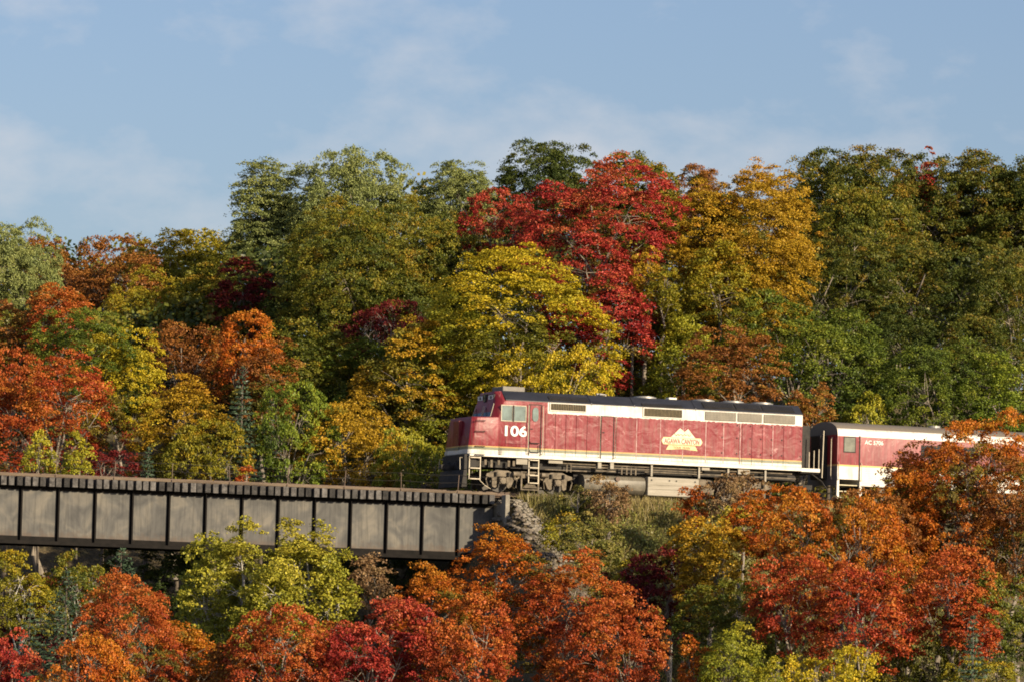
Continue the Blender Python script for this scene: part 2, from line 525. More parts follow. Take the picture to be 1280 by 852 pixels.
# ------------------------------------------------------------------ ground sheet
def build_ground():
    xs = np.unique(np.concatenate([np.linspace(-4000, -300, 14), np.linspace(-300, -60, 25), np.linspace(-60, 60, 151), np.linspace(60, 300, 25), np.linspace(300, 4000, 14)]))
    ys = np.unique(np.concatenate([np.linspace(-3000, -100, 8), np.linspace(-100, 220, 33), np.linspace(220, 350, 186), np.linspace(350, 600, 26), np.linspace(600, 7000, 20)]))
    X, Y = np.meshgrid(xs, ys)
    Z = terrain(X, Y)
    v = np.stack([X, Y, Z], -1).reshape(-1, 3)
    nx, ny = len(xs), len(ys)
    i = (np.arange(ny - 1)[:, None] * nx + np.arange(nx - 1)[None]).reshape(-1)
    f = np.stack([i, i + 1, i + nx + 1, i + nx], 1)
    me = bpy.data.meshes.new('ground')
    me.from_pydata(v.tolist(), [], f.tolist())
    me.polygons.foreach_set('use_smooth', [True] * len(me.polygons))
    link('ground', me, None, MAT['ground'], kind='structure')


build_ground()


# ------------------------------------------------------------------ bridge
def build_bridge():
    R = root('girder_bridge', M_B, 'black steel plate girder bridge with timber ties carrying the track over the gully', 'bridge')
    TT = -.19                      # tie top below the rail top
    TH = .42
    GT = TT - TH                   # top of girders
    LEN = 31.0
    WY = 1.22
    tie_me = MB().box(-.125, .125, -1.75, 1.75, GT, TT).mesh('tie', MAT['tie'], bevel=.012)
    x = -.22
    while x > -LEN:
        o = link('tie', tie_me, R)
        o.location = (x + random.uniform(-.02, .02), random.uniform(-.05, .05), random.uniform(-.012, .0))
        o.rotation_euler = (0, 0, random.uniform(-.012, .012))
        x -= .367
    for s in (-1, 1):
        m_ = MB(); x = 0.0
        m_.box(-LEN, 0, min(s * 1.45, s * 1.66), max(s * 1.45, s * 1.66), TT + .004, TT + .11)
        m_.build('guard_timber', MAT['timber'], R, bevel=.01)
    # girders
    WT, WB = GT - .03, GT - 2.47
    spacing = 1.725
    xs = [-1.72 - k * spacing for k in range(int((LEN - 1.7) / spacing) + 1)]
    edges = [-.02] + xs + [-LEN]
    for s in (-1, 1):
        yo = s * WY
        MB().box(-LEN, -.02, yo - .19, yo + .19, GT - .03, GT - .004).build('top_flange', MAT['girder'], R)
        MB().box(-LEN, -.02, yo - .19, yo + .19, WB - .03, WB).build('bottom_flange', MAT['girder'], R)
        a0, a1 = sorted((yo + s * .006, yo + s * .030))
        b0, b1 = sorted((yo + s * .165, yo + s * .188)); MB().box(-LEN, -.02, b0, b1, WB - .16, WB - .031).build('bottom_flange_lip', MAT['girder'], R)
        MB().box(-LEN, -.02, a0, a1, WB - .03, WB + .20).build('bottom_angle', MAT['girder'], R)
        MB().box(-LEN, -.02, a0, a1, WT - .14, WT).build('top_angle', MAT['girder'], R)
        for i in range(len(edges) - 1):
            MB().box(edges[i + 1] + .006, edges[i] - .006, yo - .005, yo + .005, WB, WT).build('web_plate', MAT['web'], R)
        st = MB()
        y0, y1 = sorted((yo + s * .035, yo + s * .18)); st.box(-.012, .012, y0, y1, WB + .005, WT - .005)
        y0, y1 = sorted((yo + s * .031, yo + s * .045)); st.box(-.085, .085, y0, y1, WB + .005, WT - .005)
        for k in range(22):
            zz = WB + .12 + k * (WT - WB - .24) / 21
            for xx in (-.055, .055):
                y0, y1 = sorted((yo + s * .045, yo + s * .060)); st.box(xx - .014, xx + .014, y0, y1, zz - .014, zz + .014)
        sm = st.mesh('stiffener', MAT['girder'])
        for x in xs:
            o = link('stiffener', sm, R); o.location = (x, 0, 0)
    cf = MB()
    for i, x in enumerate(xs[::2]):
        cf.tube([(x, -WY + .05, WT - .2), (x, WY - .05, WB + .2)], .05, 4); cf.tube([(x, WY - .05, WT - .2), (x, -WY + .05, WB + .2)], .05, 4)
    cf.build('cross_brace', MAT['girder'], R, kind='stuff')
    # low cable railing on the near tie ends
    px = [-1.9 - 2.72 * k for k in range(11)]
    pm = MB().box(-.012, .012, -.012, .012, 0, .86).mesh('rail_post', MAT['rail'])
    for x in px:
        o = link('rail_post', pm, R); o.location = (x, -1.70, TT + .0); o.rotation_euler = (random.uniform(-.03, .03), random.uniform(-.07, .07), 0)
    for h in (.50, .86):
        c_ = MB()
        pts = []
        for a, b in zip([.4] + px, px + [-LEN]):
            for q in range(4):
                t = q / 4
                pts.append((a + (b - a) * t, -1.70, TT + h - .05 * math.sin(math.pi * t)))
        c_.tube(pts, .009, 4).build('railing_cable', MAT['dark'], R)
    return R


build_bridge()


def build_abutment():
    R = root('bridge_abutment', M_B, 'pale concrete abutment and wing wall holding the end of the girder bridge', 'abutment')
    MB().box(.03, 1.1, -2.35, 2.6, -13.6, -.64).build('back_wall', MAT['concrete'], R, bevel=.03)
    MB().box(-.9, .03, -1.9, 1.9, -13.6, -3.15).build('bearing_seat', MAT['concrete'], R, bevel=.03)
    MB().poly_y([(.03, -13.6), (.24, -13.6), (.24, -.22), (.03, -.22)], -3.0, -2.36).build('wing_wall', MAT['concrete'], R, bevel=.02)


build_abutment()


# ------------------------------------------------------------------ track on the embankment
def track_point(a, off, z):
    """Station a measured along the locomotive's line, offset off away from the camera."""
    if a < 1.6: p = M_B @ Vector((a - 1.6, off, z))
    elif a > 18.85: p = M_C @ Vector((a - 18.85, off, z))
    else: p = M_L @ Vector((a, off, z))
    return p


def build_track():
    R = root('railway_track', Matrix.Translation(LOCO0), 'rusty single railway track running under the train and over the bridge', 'track')
    inv = Matrix.Translation(-LOCO0)
    st = [-29.2, -15, -5, 1.0, 2.5, 6, 12, 17, 20, 30, 50, 80]
    prof = [(-.07, -.185), (.07, -.185), (.07, -.165), (.012, -.14), (.012, -.05), (.036, -.04), (.036, 0), (-.036, 0), (-.036, -.04), (-.012, -.05), (-.012, -.14), (-.07, -.165)]
    for s in (-1, 1):
        mb = MB(); n = len(prof)
        for a in st:
            for y, z in prof:
                mb.v.append(tuple(inv @ track_point(a, s * .753 + y, z)))
        for i in range(len(st) - 1):
            for k in range(n):
                q = i * n
                mb.f.append((q + k, q + (k + 1) % n, q + n + (k + 1) % n, q + n + k))
        mb.build('rail', MAT['rail'], R)
    tm = MB().box(-.11, .11, -1.3, 1.3, -.37, -.19).mesh('sleeper', MAT['tie'], bevel=.01)
    a = 2.9
    while a < 48:
        o = link('sleeper', tm, R)
        o.matrix_local = inv @ Matrix.Translation(track_point(a, 0, 0)) @ Matrix.Rotation(YAW_L if a < 18.35 else YAW_C, 4, 'Z')
        a += .55
    mb = MB()
    pr = [(-2.5, -.58), (-1.7, -.27), (1.7, -.27), (2.5, -.58), (2.5, -.9), (-2.5, -.9)]
    sb = [2.88, 6, 12, 17.5, 19.5, 30, 50, 80]
    for a in sb:
        for y, z in pr: mb.v.append(tuple(track_point(a, y, z)))
    for i in range(len(sb) - 1):
        for k in range(6):
            q = i * 6
            mb.f.append((q + k, q + (k + 1) % 6, q + 6 + (k + 1) % 6, q + 6 + k))
    mb.f.append((0, 1, 2, 3, 4, 5))
    mb.build('ballast_bed', MAT['ballast'], None, kind='structure')


build_track()


# ------------------------------------------------------------------ locomotive
def wheel_mesh():
    mb = MB()
    mb.cyl_y(0, 0, .508, -.825, -.70, 32)
    mb.cyl_y(0, 0, .545, -.70, -.67, 32)
    mb.cyl_y(0, 0, .30, -.86, -.82, 24)
    return mb.mesh('wheel', MAT['wheel'], smooth=40)


def build_truck(R, cx, wm):
    T = link('bogie', MB().box(cx - .5, cx + .5, -.9, .9, .55, 1.0).mesh('bogie', MAT['dark']), R)
    for dx in (-1.37, 1.37):
        o = link('wheel', wm, T); o.location = (cx + dx, 0, .51)
        o = link('wheel', wm, T); o.location = (cx + dx, 0, .51); o.rotation_euler = (0, 0, math.pi)
        MB().cyl_y(cx + dx, .51, .09, -.95, .95, 12).build('axle', MAT['wheel'], T)
    half = [(0, .98), (.35, .98), (.75, .86), (1.05, .98), (1.62, 1.0), (1.84, .9), (2.12, .82), (2.15, .70), (1.86, .62), (1.83, .22), (1.70, .16),
            (1.62, .22), (1.60, .70), (1.14, .70), (1.12, .22), (1.02, .16), (.90, .24), (.78, .52), (.50, .66), (0, .68)]
    pts = [(cx + x, z) for x, z in half] + [(cx - x, z) for x, z in half[::-1][1:-1]]
    for s in (-1, 1):
        y0, y1 = sorted((s * 1.16, s * 1.28))
        MB().poly_y(pts, y0, y1).build('side_frame', MAT['dusty'], T, bevel=.012)
        # hanger in the middle that carries the leaf spring
        hg = MB()
        y0, y1 = sorted((s * 1.285, s * 1.36))
        for x0, x1, z0, z1 in ((-.46, -.38, .17, .93), (.38, .46, .17, .93), (-.46, .46, .11, .17), (-.46, .46, .93, .98)):
            hg.box(cx + x0, cx + x1, y0, y1, z0, z1)
        hg.build('spring_hanger', MAT['dusty'], T, bevel=.008)
        sp = MB()
        for k in range(6):
            w = .36 - k * .045
            ya, yb = sorted((s * 1.29, s * 1.40)); sp.box(cx - w, cx + w, ya, yb, .22 + k * .042, .252 + k * .042)
        sp.build('leaf_spring', MAT['dusty'], T)
        for dx in (-1.37, 1.37):
            jb = MB(); ya, yb = sorted((s * 1.17, s * 1.42))
            jb.box(cx + dx - .165, cx + dx + .165, ya, yb, .36, .64)
            ya, yb = sorted((s * 1.42, s * 1.47)); jb.cyl_y(cx + dx, .51, .15, ya, yb, 16)
            for q in (-1, 1):
                for z in (.40, .62):
                    jb.box(cx + dx + q * .16 - .02, cx + dx + q * .16 + .02, ya, yb, z - .02, z + .02)
            jb.build('journal_box', MAT['dusty'], T, bevel=.012)
            cs = MB()
            for q in (-1, 1):
                for k in range(5):
                    cs.tube([(cx + dx + q * .31, s * 1.33, .72 + k * .04), (cx + dx + q * .31, s * 1.33, .745 + k * .04)], .07, 10)
            cs.build('coil_spring', MAT['dark'], T, kind='stuff')
        for dx in (-.70, .70):
            MB().cyl_x(s * 1.40, .84, .11, cx + dx - .17, cx + dx + .17, 14).build('brake_cylinder', MAT['dusty'], T, smooth=40)
            MB().tube([(cx + dx * 1.25, s * 1.38, .86), (cx + dx * .95, s * 1.38, .55), (cx + dx * 1.0, s * 1.36, .20)], .028, 6).build('brake_lever', MAT['dusty'], T)
        for dx in (-2.02, 2.02):
            MB().tube([(cx + dx, s * 1.22, .80), (cx + dx + (.12 if dx > 0 else -.12), s * 1.24, .55), (cx + dx + (.02 if dx > 0 else -.02), s * 1.24, .20)], .03, 6).build('sand_pipe', MAT['dusty'], T)


def build_loco():
    R = root('diesel_locomotive', M_L, 'weathered maroon and white diesel locomotive numbered 106 at the front of the train', 'locomotive')
    liv = MAT['livery']
    H = 1.5
    WTOP, RTOP = SILL + 2.62, SILL + 3.08
    # nose and cab
    hull('nose', [(0, s * 1.40, SILL + .06) for s in (-1, 1)] + [(.16, s * H, SILL + .06) for s in (-1, 1)] + [(1.7, s * H, SILL) for s in (-1, 1)]
         + [(.22, s * 1.30, 3.42) for s in (-1, 1)] + [(.42, s * 1.46, 3.40) for s in (-1, 1)] + [(1.7, s * (H), 3.46) for s in (-1, 1)], liv, R, .035)
    hull('cab', [(1.22, s * 1.20, 3.38) for s in (-1, 1)] + [(1.46, s * H, 3.38) for s in (-1, 1)] + [(1.46, s * H, SILL) for s in (-1, 1)]
         + [(1.44, s * 1.14, 4.16) for s in (-1, 1)] + [(1.72, s * H, WTOP - .03) for s in (-1, 1)]
         + [(1.50, s * .85, RTOP - .03) for s in (-1, 1)] + [(1.78, s * .95, RTOP) for s in (-1, 1)]
         + [(2.6, s * .95, RTOP) for s in (-1, 1)] + [(2.6, s * H, WTOP) for s in (-1, 1)] + [(2.6, s * H, SILL) for s in (-1, 1)], liv, R, .03)
    # car body behind the cab
    MB().box(2.55, 16.8, -H, H, SILL + .03, WTOP).build('body_shell', liv, R, bevel=.02)
    MB().poly_x([(-H - .02, WTOP + .002), (H + .02, WTOP + .002), (H + .0, WTOP + .05), (.97, RTOP + .01), (-.97, RTOP + .01), (-H, WTOP + .05)], 1.80, 16.8).build('roof', MAT['black'], R, bevel=.015)
    MB().box(.10, 16.8, -H - .012, H + .012, SILL - .03, SILL + .05).build('side_sill', MAT['white'], R, bevel=.008)
    # side plates between the seams (both sides)
    seams = [3.78, 4.28, 4.80, 5.32, 5.86, 6.46, 7.32, 8.36, 9.56, 10.70, 11.86, 12.76, 13.52, 13.70, 14.20, 14.74, 15.28, 15.82, 16.78]
    for s in (-1, 1):
        y0, y1 = sorted((s * (H + .001), s * (H + .022)))
        for a, b in zip(seams[:-1], seams[1:]):
            if b - a > .25 and not (abs(a - 6.46) < .01):
                MB().box(a + .018, b - .018, y0, y1, SILL + .16, SILL + 2.12).build('side_panel', liv, R, bevel=.006)
        for a, b in zip(seams[:-1], seams[1:]):
            if b - a > .4 and a > 11:
                for zz in (.62, 1.35, 1.95):
                    q0, q1 = sorted((s * (H + .023), s * (H + .036)))
                    MB().box(b - .10, b - .05, q0, q1, SILL + zz, SILL + zz + .07).build('door_latch', MAT['dark'], R)
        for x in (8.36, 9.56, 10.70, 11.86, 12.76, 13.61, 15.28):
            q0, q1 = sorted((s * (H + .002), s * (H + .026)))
            MB().box(x - .015, x + .015, q0, q1, SILL + .17, SILL + 2.10).build('seam_glint_strip', MAT['worn_seam_glint'], R)  # pale strips paint in the highlight streaks along the worn panel seams
        MB().box(1.85, 2.88, y0, y1, SILL + .62, SILL + .70 + .06).build('rub_strip', liv, R)
        # side doors with windows and grab irons
        for (a, b, top, win) in ((3.02, 3.54, SILL + 2.45, True), (6.60, 7.18, SILL + 2.08, False)):
            d = MB().box(a, b, y0, y1 + 0 if s > 0 else y1, SILL + .14, top).build('side_door', liv, R, bevel=.01)
            yy0, yy1 = sorted((s * (H + .024), s * (H + .05)))
            ln = s * (H + .022)
            # dark door gasket
            gk = MB()
            for x0, x1, z0, z1 in ((a - .045, a - .004, SILL + .10, top + .03), (b + .004, b + .045, SILL + .10, top + .03), (a - .045, b + .045, top + .004, top + .04)):
                q0, q1 = sorted((s * (H + .002), s * (H + .012))); gk.box(x0, x1, q0, q1, z0, z1)
            gk.build('door_gasket', MAT['dark'], d)
            if win:
                MB().poly_y([(a + .26 + .15 * math.cos(t), SILL + 2.02 + .20 * math.sin(t) + (.13 if math.sin(t) > 0 else -.13)) for t in [i * math.pi / 10 for i in range(20)]], yy0, yy1).build('door_window', MAT['side_glass'], d)
                stp = MB()
                for zc in (SILL + .26, SILL + .68):
                    stp.tube([(a + .02, s * (H + .03), zc + .07), (a + .02, s * (H + .10), zc), (b - .06, s * (H + .10), zc), (b - .06, s * (H + .10), zc + .35 * (zc < SILL + .5))], .022, 6)
                stp.build('door_step', MAT['dark'], d)
            MB().box(a + .04 if s < 0 else b - .1, a + .14 if s < 0 else b - .04, yy0, yy1, SILL + 1.32, SILL + 1.36).build('door_handle', MAT['dark'], d)
            for xx in (a - .10, b + .10):
                MB().tube([(xx, s * H, SILL + .16), (xx, s * (H + .11), SILL + .20), (xx, s * (H + .11), top - .02), (xx, s * H, top + .02)], .02, 6).build('grab_iron', MAT['steel_rail'], R)
        # cab side windows
        for a, b in ((1.62, 2.13), (2.24, 2.80)):
            q0, q1 = sorted((s * (H + .001), s * (H + .03)))
            fr = MB()
            z0, z1 = SILL + 1.68, SILL + 2.37
            fr.box(a - .035, b + .035, q0, q1, z1, z1 + .035); fr.box(a - .035, b + .035, q0, q1, z0 - .035, z0)
            fr.box(a - .035, a, q0, q1, z0, z1); fr.box(b, b + .035, q0, q1, z0, z1)
            W_ = fr.build('side_window', MAT['steel_rail'], R)
            q0, q1 = sorted((s * (H + .002), s * (H + .012)))
            MB().box(a, b, q0, q1, z0, z1).build('pane', MAT['side_glass'], W_)
        q0, q1 = sorted((s * (H + .002), s * (H + .035)))
        MB().box(2.14, 2.235, q0, q1, SILL + 1.66, SILL + 2.38).build('window_post', MAT['dark'], R)
        # grilles
        def grille(a, b, z0, z1, step, barmat, depth=.02):
            q0, q1 = sorted((s * (H + .002), s * (H + depth)))
            G = MB().box(a, b, q0, q1, z0, z1).build('grille', MAT['dark'], R)
            fr = MB(); p0, p1 = sorted((s * (H + .003), s * (H + .045)))
            fr.box(a - .04, b + .04, p0, p1, z1, z1 + .035); fr.box(a - .04, b + .04, p0, p1, z0 - .035, z0); fr.box(a - .04, a, p0, p1, z0, z1); fr.box(b, b + .04, p0, p1, z0, z1)
            fr.build('grille_frame', MAT['white'], G)
            bars = MB(); x = a + step * .5
            p0, p1 = sorted((s * (H + depth + .002), s * (H + .04)))
            while x < b - .01:
                bars.box(x - step * .12, x + step * .12, p0, p1, z0, z1); x += step
            bars.build('grille_bars', barmat, G, kind='stuff')
        grille(4.02, 5.78, SILL + 2.27, SILL + 2.575, .085, MAT['gold_bar'])
        grille(8.70, 10.62, SILL + 2.20, SILL + 2.575, .07, MAT['gold_bar'])
        for a, b in ((11.80, 13.38), (13.46, 14.70), (14.80, 16.40)):
            q0, q1 = sorted((s * (H + .002), s * (H + .035)))
            rp = MB().box(a, b, q0, q1, SILL + 2.17, SILL + 2.575).build('radiator_screen', MAT['tank'], R, bevel=.005)
            br = MB(); x = a + .06
            p0, p1 = sorted((s * (H + .037), s * (H + .046)))
            while x < b - .04: br.box(x, x + .018, p0, p1, SILL + 2.19, SILL + 2.555); x += .075
            br.build('screen_wires', MAT['box'], rp, kind='stuff')
        # black louvre boxes on the slope of the roof
        def roof_pt(t, off):   # t 0..1 up the slope
            y = H + (.97 - H) * t; z = WTOP + .05 + (RTOP + .01 - WTOP - .05) * t
            nl = math.hypot(.46, .53)
            return s * (y + off * .41 / nl), z + off * .53 / nl
        for a, b, t0, t1 in ((4.0, 5.95, .18, .62), (8.62, 10.66, -.02, .30), (11.78, 13.36, .15, .78), (13.42, 14.74, .15, .78), (14.80, 16.42, .15, .78)):
            c = [roof_pt(t0, .0), roof_pt(t1, .0), roof_pt(t1, .035), roof_pt(t0, .035)]
            lv = MB().poly_x(c, a, b).build('roof_louvre', MAT['dark'], R)
            br = MB(); x = a + .04
            while x < b - .03:
                c2 = [roof_pt(t0 + .04, .036), roof_pt(t1 - .04, .036), roof_pt(t1 - .04, .055), roof_pt(t0 + .04, .055)]
                br.poly_x(c2, x, x + .03); x += .085
            br.build('louvre_slats', MAT['black'], lv, kind='stuff')
    # roof seams
    for x in (6.05, 8.2, 11.3):
        MB().poly_x([(-H - .03, WTOP - .02), (-H - .005, WTOP + .07), (-.98, RTOP + .035), (.98, RTOP + .035), (H + .005, WTOP + .07), (H + .03, WTOP - .02), (H - .05, WTOP - .02), (.9, RTOP - .05), (-.9, RTOP - .05), (-H + .05, WTOP - .02)], x, x + .05).build('roof_rib', MAT['black'], R)
    # fans
    for x, r in ((9.35, .58), (12.35, .55), (13.85, .55), (15.35, .55)):
        f_ = MB().cyl_z(x, 0, r, RTOP - .02, RTOP + .10, 28).build('roof_fan', MAT['silver'], R, smooth=40)
        MB().cyl_z(x, 0, r * .82, RTOP + .101, RTOP + .135, 28).build('fan_grille', MAT['silver'], f_, smooth=40)
    MB().box(10.4, 10.8, -.5, -.1, RTOP, RTOP + .13).build('roof_box', MAT['white'], R, bevel=.02)
    MB().box(1.95, 3.05, -.75, .55, RTOP, RTOP + .24).build('roof_unit', MAT['grey_box'], R, bevel=.04)
    hn = MB()
    for k, (yy, ln) in enumerate(((-.12, .35), (0, .45), (.12, .3))):
        hn.tube([(7.4, yy, RTOP + .12), (7.4 - ln, yy, RTOP + .13)], [.02, .055], 8)
    hn.tube([(7.4, 0, RTOP), (7.4, 0, RTOP + .12)], .03, 6)
    hn.build('air_horn', MAT['silver'], R)
    # windshields, number boards, lamps
    fd = Vector((1.44 - 1.22, 0, 4.16 - 3.38)).normalized(); fn = Vector((-fd.z, 0, fd.x))
    def on_face(y, t, off): # t up the windshield plane in metres
        p = Vector((1.22, y, 3.38)) + fd * t + fn * off
        return tuple(p)
    for y0, y1 in ((-1.12, -.08), (.08, 1.12)):
        mb = MB()
        vs = [on_face(y0, .10, .004), on_face(y1, .10, .004), on_face(y1 * (.97), .72, .004), on_face(y0 * .97, .72, .004)]
        vo = [on_face(y0, .10, .02), on_face(y1, .10, .02), on_face(y1 * .97, .72, .02), on_face(y0 * .97, .72, .02)]
        mb.add(vs + vo, [(0, 1, 2, 3), (7, 6, 5, 4), (0, 4, 5, 1), (1, 5, 6, 2), (2, 6, 7, 3), (3, 7, 4, 0)])
        w_ = mb.build('windshield', MAT['front_glass'], R)
        gs = MB()
        for a, b in (((y0, .10), (y1, .10)), ((y1, .10), (y1 * .97, .72)), ((y1 * .97, .72), (y0 * .97, .72)), ((y0 * .97, .72), (y0, .10))):
            gs.tube([on_face(*a, .022), on_face(*b, .022)], .022, 6)
        gs.build('windshield_gasket', MAT['steel_rail'], w_)
        MB().tube([on_face((y0 + y1) / 2, .12, .05), on_face((y0 + y1) / 2 + .25, .55, .05)], .012, 5).build('wiper', MAT['dark'], w_)
    for s in (-1, 1):
        yb0, yb1 = sorted((s * .30, s * .98))
        nb = MB().box(1.415, 1.60, yb0, yb1, 4.27, 4.53).build('number_board', MAT['dark'], R, bevel=.02)
        MB().box(1.406, 1.416, yb0 + .05, yb1 - .05, 4.30, 4.50).build('board_face', MAT['text'], nb)
        lettering('board_number', '106', 1.400, 4.33, s * .64, .14, MAT['dark'], nb, face='front')
    hl = MB().box(1.36, 1.55, -.16, .16, 4.20, 4.58).build('headlight', MAT['dark'], R, bevel=.02)
    for z in (4.29, 4.48): MB().tube([(1.35, 0, z), (1.40, 0, z)], .08, 14).build('lamp_lens', MAT['side_glass'], hl)
    # nose details
    nd = MB().poly_x([(-.36, 1.9), (.36, 1.9), (.36, 3.25), (-.36, 3.25)], -.012, .25)
    ng_ = nd.build('nose_door', liv, R, bevel=.01)
    for z in (SILL + .42, SILL + 1.12, SILL + 1.62, SILL + .03):
        MB().tube([(.34, -H, z), (.34, -H - .09, z), (.80, -H - .09, z), (.80, -H, z)], .018, 6).build('grab_iron', MAT['dark'], R)
    # corner step ladders
    def ladder(x0, x1, y, z0, z1, rungs):
        mb = MB()
        for x in (x0, x1): mb.box(x - .022, x + .022, y - .03, y + .03, z0, z1)
        for k in range(rungs):
            z = z0 + .03 + k * (z1 - z0 - .1) / max(1, rungs - 1)
            mb.box(x0 + .023, x1 - .023, y - .10, y + .03, z - .025, z + .025)
        mb.build('step_ladder', MAT['steel_rail'], R)
    for s in (-1, 1):
        ladder(.12, .66, s * 1.42, .50, SILL - .032, 3)
        ladder(3.06, 3.54, s * 1.42, .42, SILL - .032, 4)
    # snow plough pilot and coupler
    hull('pilot', [(-.25, s * 1.45, .12) for s in (-1, 1)] + [(-.55, s * .35, .12) for s in (-1, 1)] + [(-.15, s * 1.45, .92) for s in (-1, 1)] + [(-.32, s * .35, .92) for s in (-1, 1)] + [(.02, s * 1.45, .15) for s in (-1, 1)] + [(.02, s * 1.45, .95) for s in (-1, 1)], MAT['dark'], R, .015)
    MB().box(-.10, .5, -1.35, 1.35, .96, SILL + .04).build('pilot_beam', MAT['dark'], R, bevel=.02)
    MB().box(-.75, -.1, -.12, .12, .98, 1.2).build('coupler', MAT['dark'], R, bevel=.03)
    for y in (-.6, -.4, .45, .65):
        MB().tube([(-.11, y, 1.35), (-.28, y, 1.15), (-.26, y, .80)], .03, 6).build('air_hose', MAT['dark'], R)
    for s in (-1, 1):
        MB().tube([(-.12, s * 1.2, 1.5), (-.28, s * 1.25, 1.5), (-.28, s * 1.3, .95)], .018, 6).build('uncoupling_lever', MAT['steel_rail'], R)
        MB().tube([(.60, s * 1.36, .55), (.95, s * 1.34, .25), (1.3, s * 1.2, .10)], .02, 6).build('guard_rod', MAT['steel_rail'], R)
    # underframe
    MB().box(.5, 16.7, -1.05, 1.05, 1.12, SILL - .035).build('underframe', MAT['dark'], R)
    MB().box(5.6, 11.6, -.7, .7, .55, 1.11).build('centre_sill', MAT['dark'], R)
    pp = MB()
    for z, a, b in ((1.44, 4.6, 16.4), (1.32, 5.2, 11.8), (1.22, 8.9, 16.6), (1.12, 3.9, 6.0)):
        for s in (-1, 1): pp.tube([(a, s * 1.30, z), (b, s * 1.30, z)], .03, 6)
    pp.build('air_pipe', MAT['dusty'], R)
    for s in (-1, 1):
        for x in (9.22, 11.62, 13.10, 15.0):
            MB().box(x - .045, x + .045, s * 1.38 - .03, s * 1.38 + .03, 1.02, SILL - .032).build('hanger_strap', MAT['box'], R)
        MB().box(2.45, 3.0, s * 1.34 - .06, s * 1.34 + .06, SILL - .32, SILL - .032).build('sill_plate', MAT['box'], R)
        MB().box(4.05, 4.75, s * 1.34 - .06, s * 1.34 + .06, SILL - .20, SILL - .032).build('sill_plate', MAT['box'], R)
        MB().box(11.75, 12.15, s * 1.34 - .06, s * 1.34 + .06, SILL - .20, SILL - .032).build('sill_plate', MAT['box'], R)
        MB().box(13.60, 14.2, s * 1.34 - .06, s * 1.34 + .06, SILL - .30, SILL - .032).build('sill_plate', MAT['box'], R)
        for x in (6.58, 7.20): MB().box(x - .09, x + .09, s * 1.40 - .05, s * 1.40 + .05, SILL - .34, SILL - .032).build('step_bracket', MAT['box'], R, bevel=.01)
        MB().box(6.40, 7.4, s * 1.38 - .05, s * 1.38 + .05, SILL - .48, SILL - .42).build('foot_step', MAT['dusty'], R)
        for k, x in enumerate((7.75, 8.0, 8.22, 8.45, 5.2, 5.0)):
            MB().tube([(x, s * 1.28, 1.05), (x, s * 1.30, 1.40)], [.05, .035], 8).build('valve', MAT['dusty'], R)
        for x in (.95, 1.25, 1.6, 2.1, 2.35):
            MB().box(x - .06, x + .06, s * 1.30 - .05, s * 1.30 + .05, 1.16 + .06 * math.sin(x * 9), 1.45).build('underframe_box', MAT['dusty'], R, bevel=.01)
        bb = MB().box(9.02, 11.60, s * 1.15 - .30, s * 1.15 + .30, .12, .99).build('battery_box', MAT['box'], R, bevel=.03)
        for z in (.42, .62): MB().box(9.08, 11.54, s * 1.46 - .004, s * 1.46 + .004, z, z + .014).build('box_seam', MAT['tank'], bb)
        for x in (9.2, 10.1, 10.45, 11.4): MB().box(x - .03, x + .03, s * 1.47 - .006, s * 1.47 + .006, .82, .88).build('box_latch', MAT['dark'], bb)
    prof = []
    for t in np.linspace(-math.pi / 2, 0, 7): prof.append((-.95 + .50 * math.sin(t), .50 - .42 * math.cos(t)))
    prof = [(-.95, .08), (-1.22, .16), (-1.38, .32), (-1.44, .55), (-1.40, .78), (-1.25, .94), (-.9, 1.0)]
    full = prof + [(-y, z) for y, z in prof[::-1]]
    ft = MB().poly_x(full, 5.85, 8.92).build('fuel_tank', MAT['tank'], R, smooth=40, bevel=.02)
    for s in (-1, 1):
        fc = MB().cyl_y(7.5, .82, .11, *sorted((s * 1.38, s * 1.48)), 16).build('filler_cap', MAT['rail'], ft)
        MB().box(6.75, 7.12, s * 1.45 - .03, s * 1.45 + .03, .44, .47).build('tank_handle', MAT['dark'], ft)
    # rear platform
    MB().box(16.8, 17.75, -H, -H + .12, SILL - .05, SILL + .12).build('end_beam', MAT['white'], R)
    MB().box(16.8, 17.75, -H + .13, H - .12, SILL - .12, SILL + .02).build('end_platform', MAT['dark'], R)
    for x in (17.2, 17.45, 17.7):
        MB().tube([(x, -H + .06, SILL + .1), (x, -H + .06, SILL + 1.05 - (17.7 - x) * .3)], .025, 6).build('end_railing', MAT['steel_rail'], R)
    MB().tube([(17.9, -H + .1, SILL - .3), (17.95, -H + .1, SILL + 1.95)], .03, 6).build('end_handrail', MAT['steel_rail'], R)
    MB().box(16.81, 17.7, -.45, .45, SILL + .1, SILL + 2.2).build('end_diaphragm', MAT['dark'], R, bevel=.04)
    MB().box(16.8, 18.1, -.12, .12, .80, 1.02).build('coupler', MAT['dark'], R)
    MB().tube([(17.4, -1.3, 1.5), (18.0, -1.2, 1.15), (18.3, -1.2, .75)], .03, 6).build('air_hose', MAT['dark'], R)
    wm = wheel_mesh()
    build_truck(R, 3.17, wm)
    build_truck(R, 13.25, wm)
    R.scale = (1.014, 1.03, 1.0)
    # lettering
    lettering('number_lettering', '106', 2.27, SILL + .98, -H - .03, .46, MAT['text'], R, width=1.10, bold=.018)
    cx, cz, yy = 10.65, SILL + 1.10, -H - .0235
    lg = MB().poly_y([(cx - .62, cz + .13), (cx - .1, cz + .62), (cx + .12, cz + .45), (cx + .3, cz + .60), (cx + .72, cz + .13)], yy - .008, yy).build('painted_emblem', MAT['cream'], R)
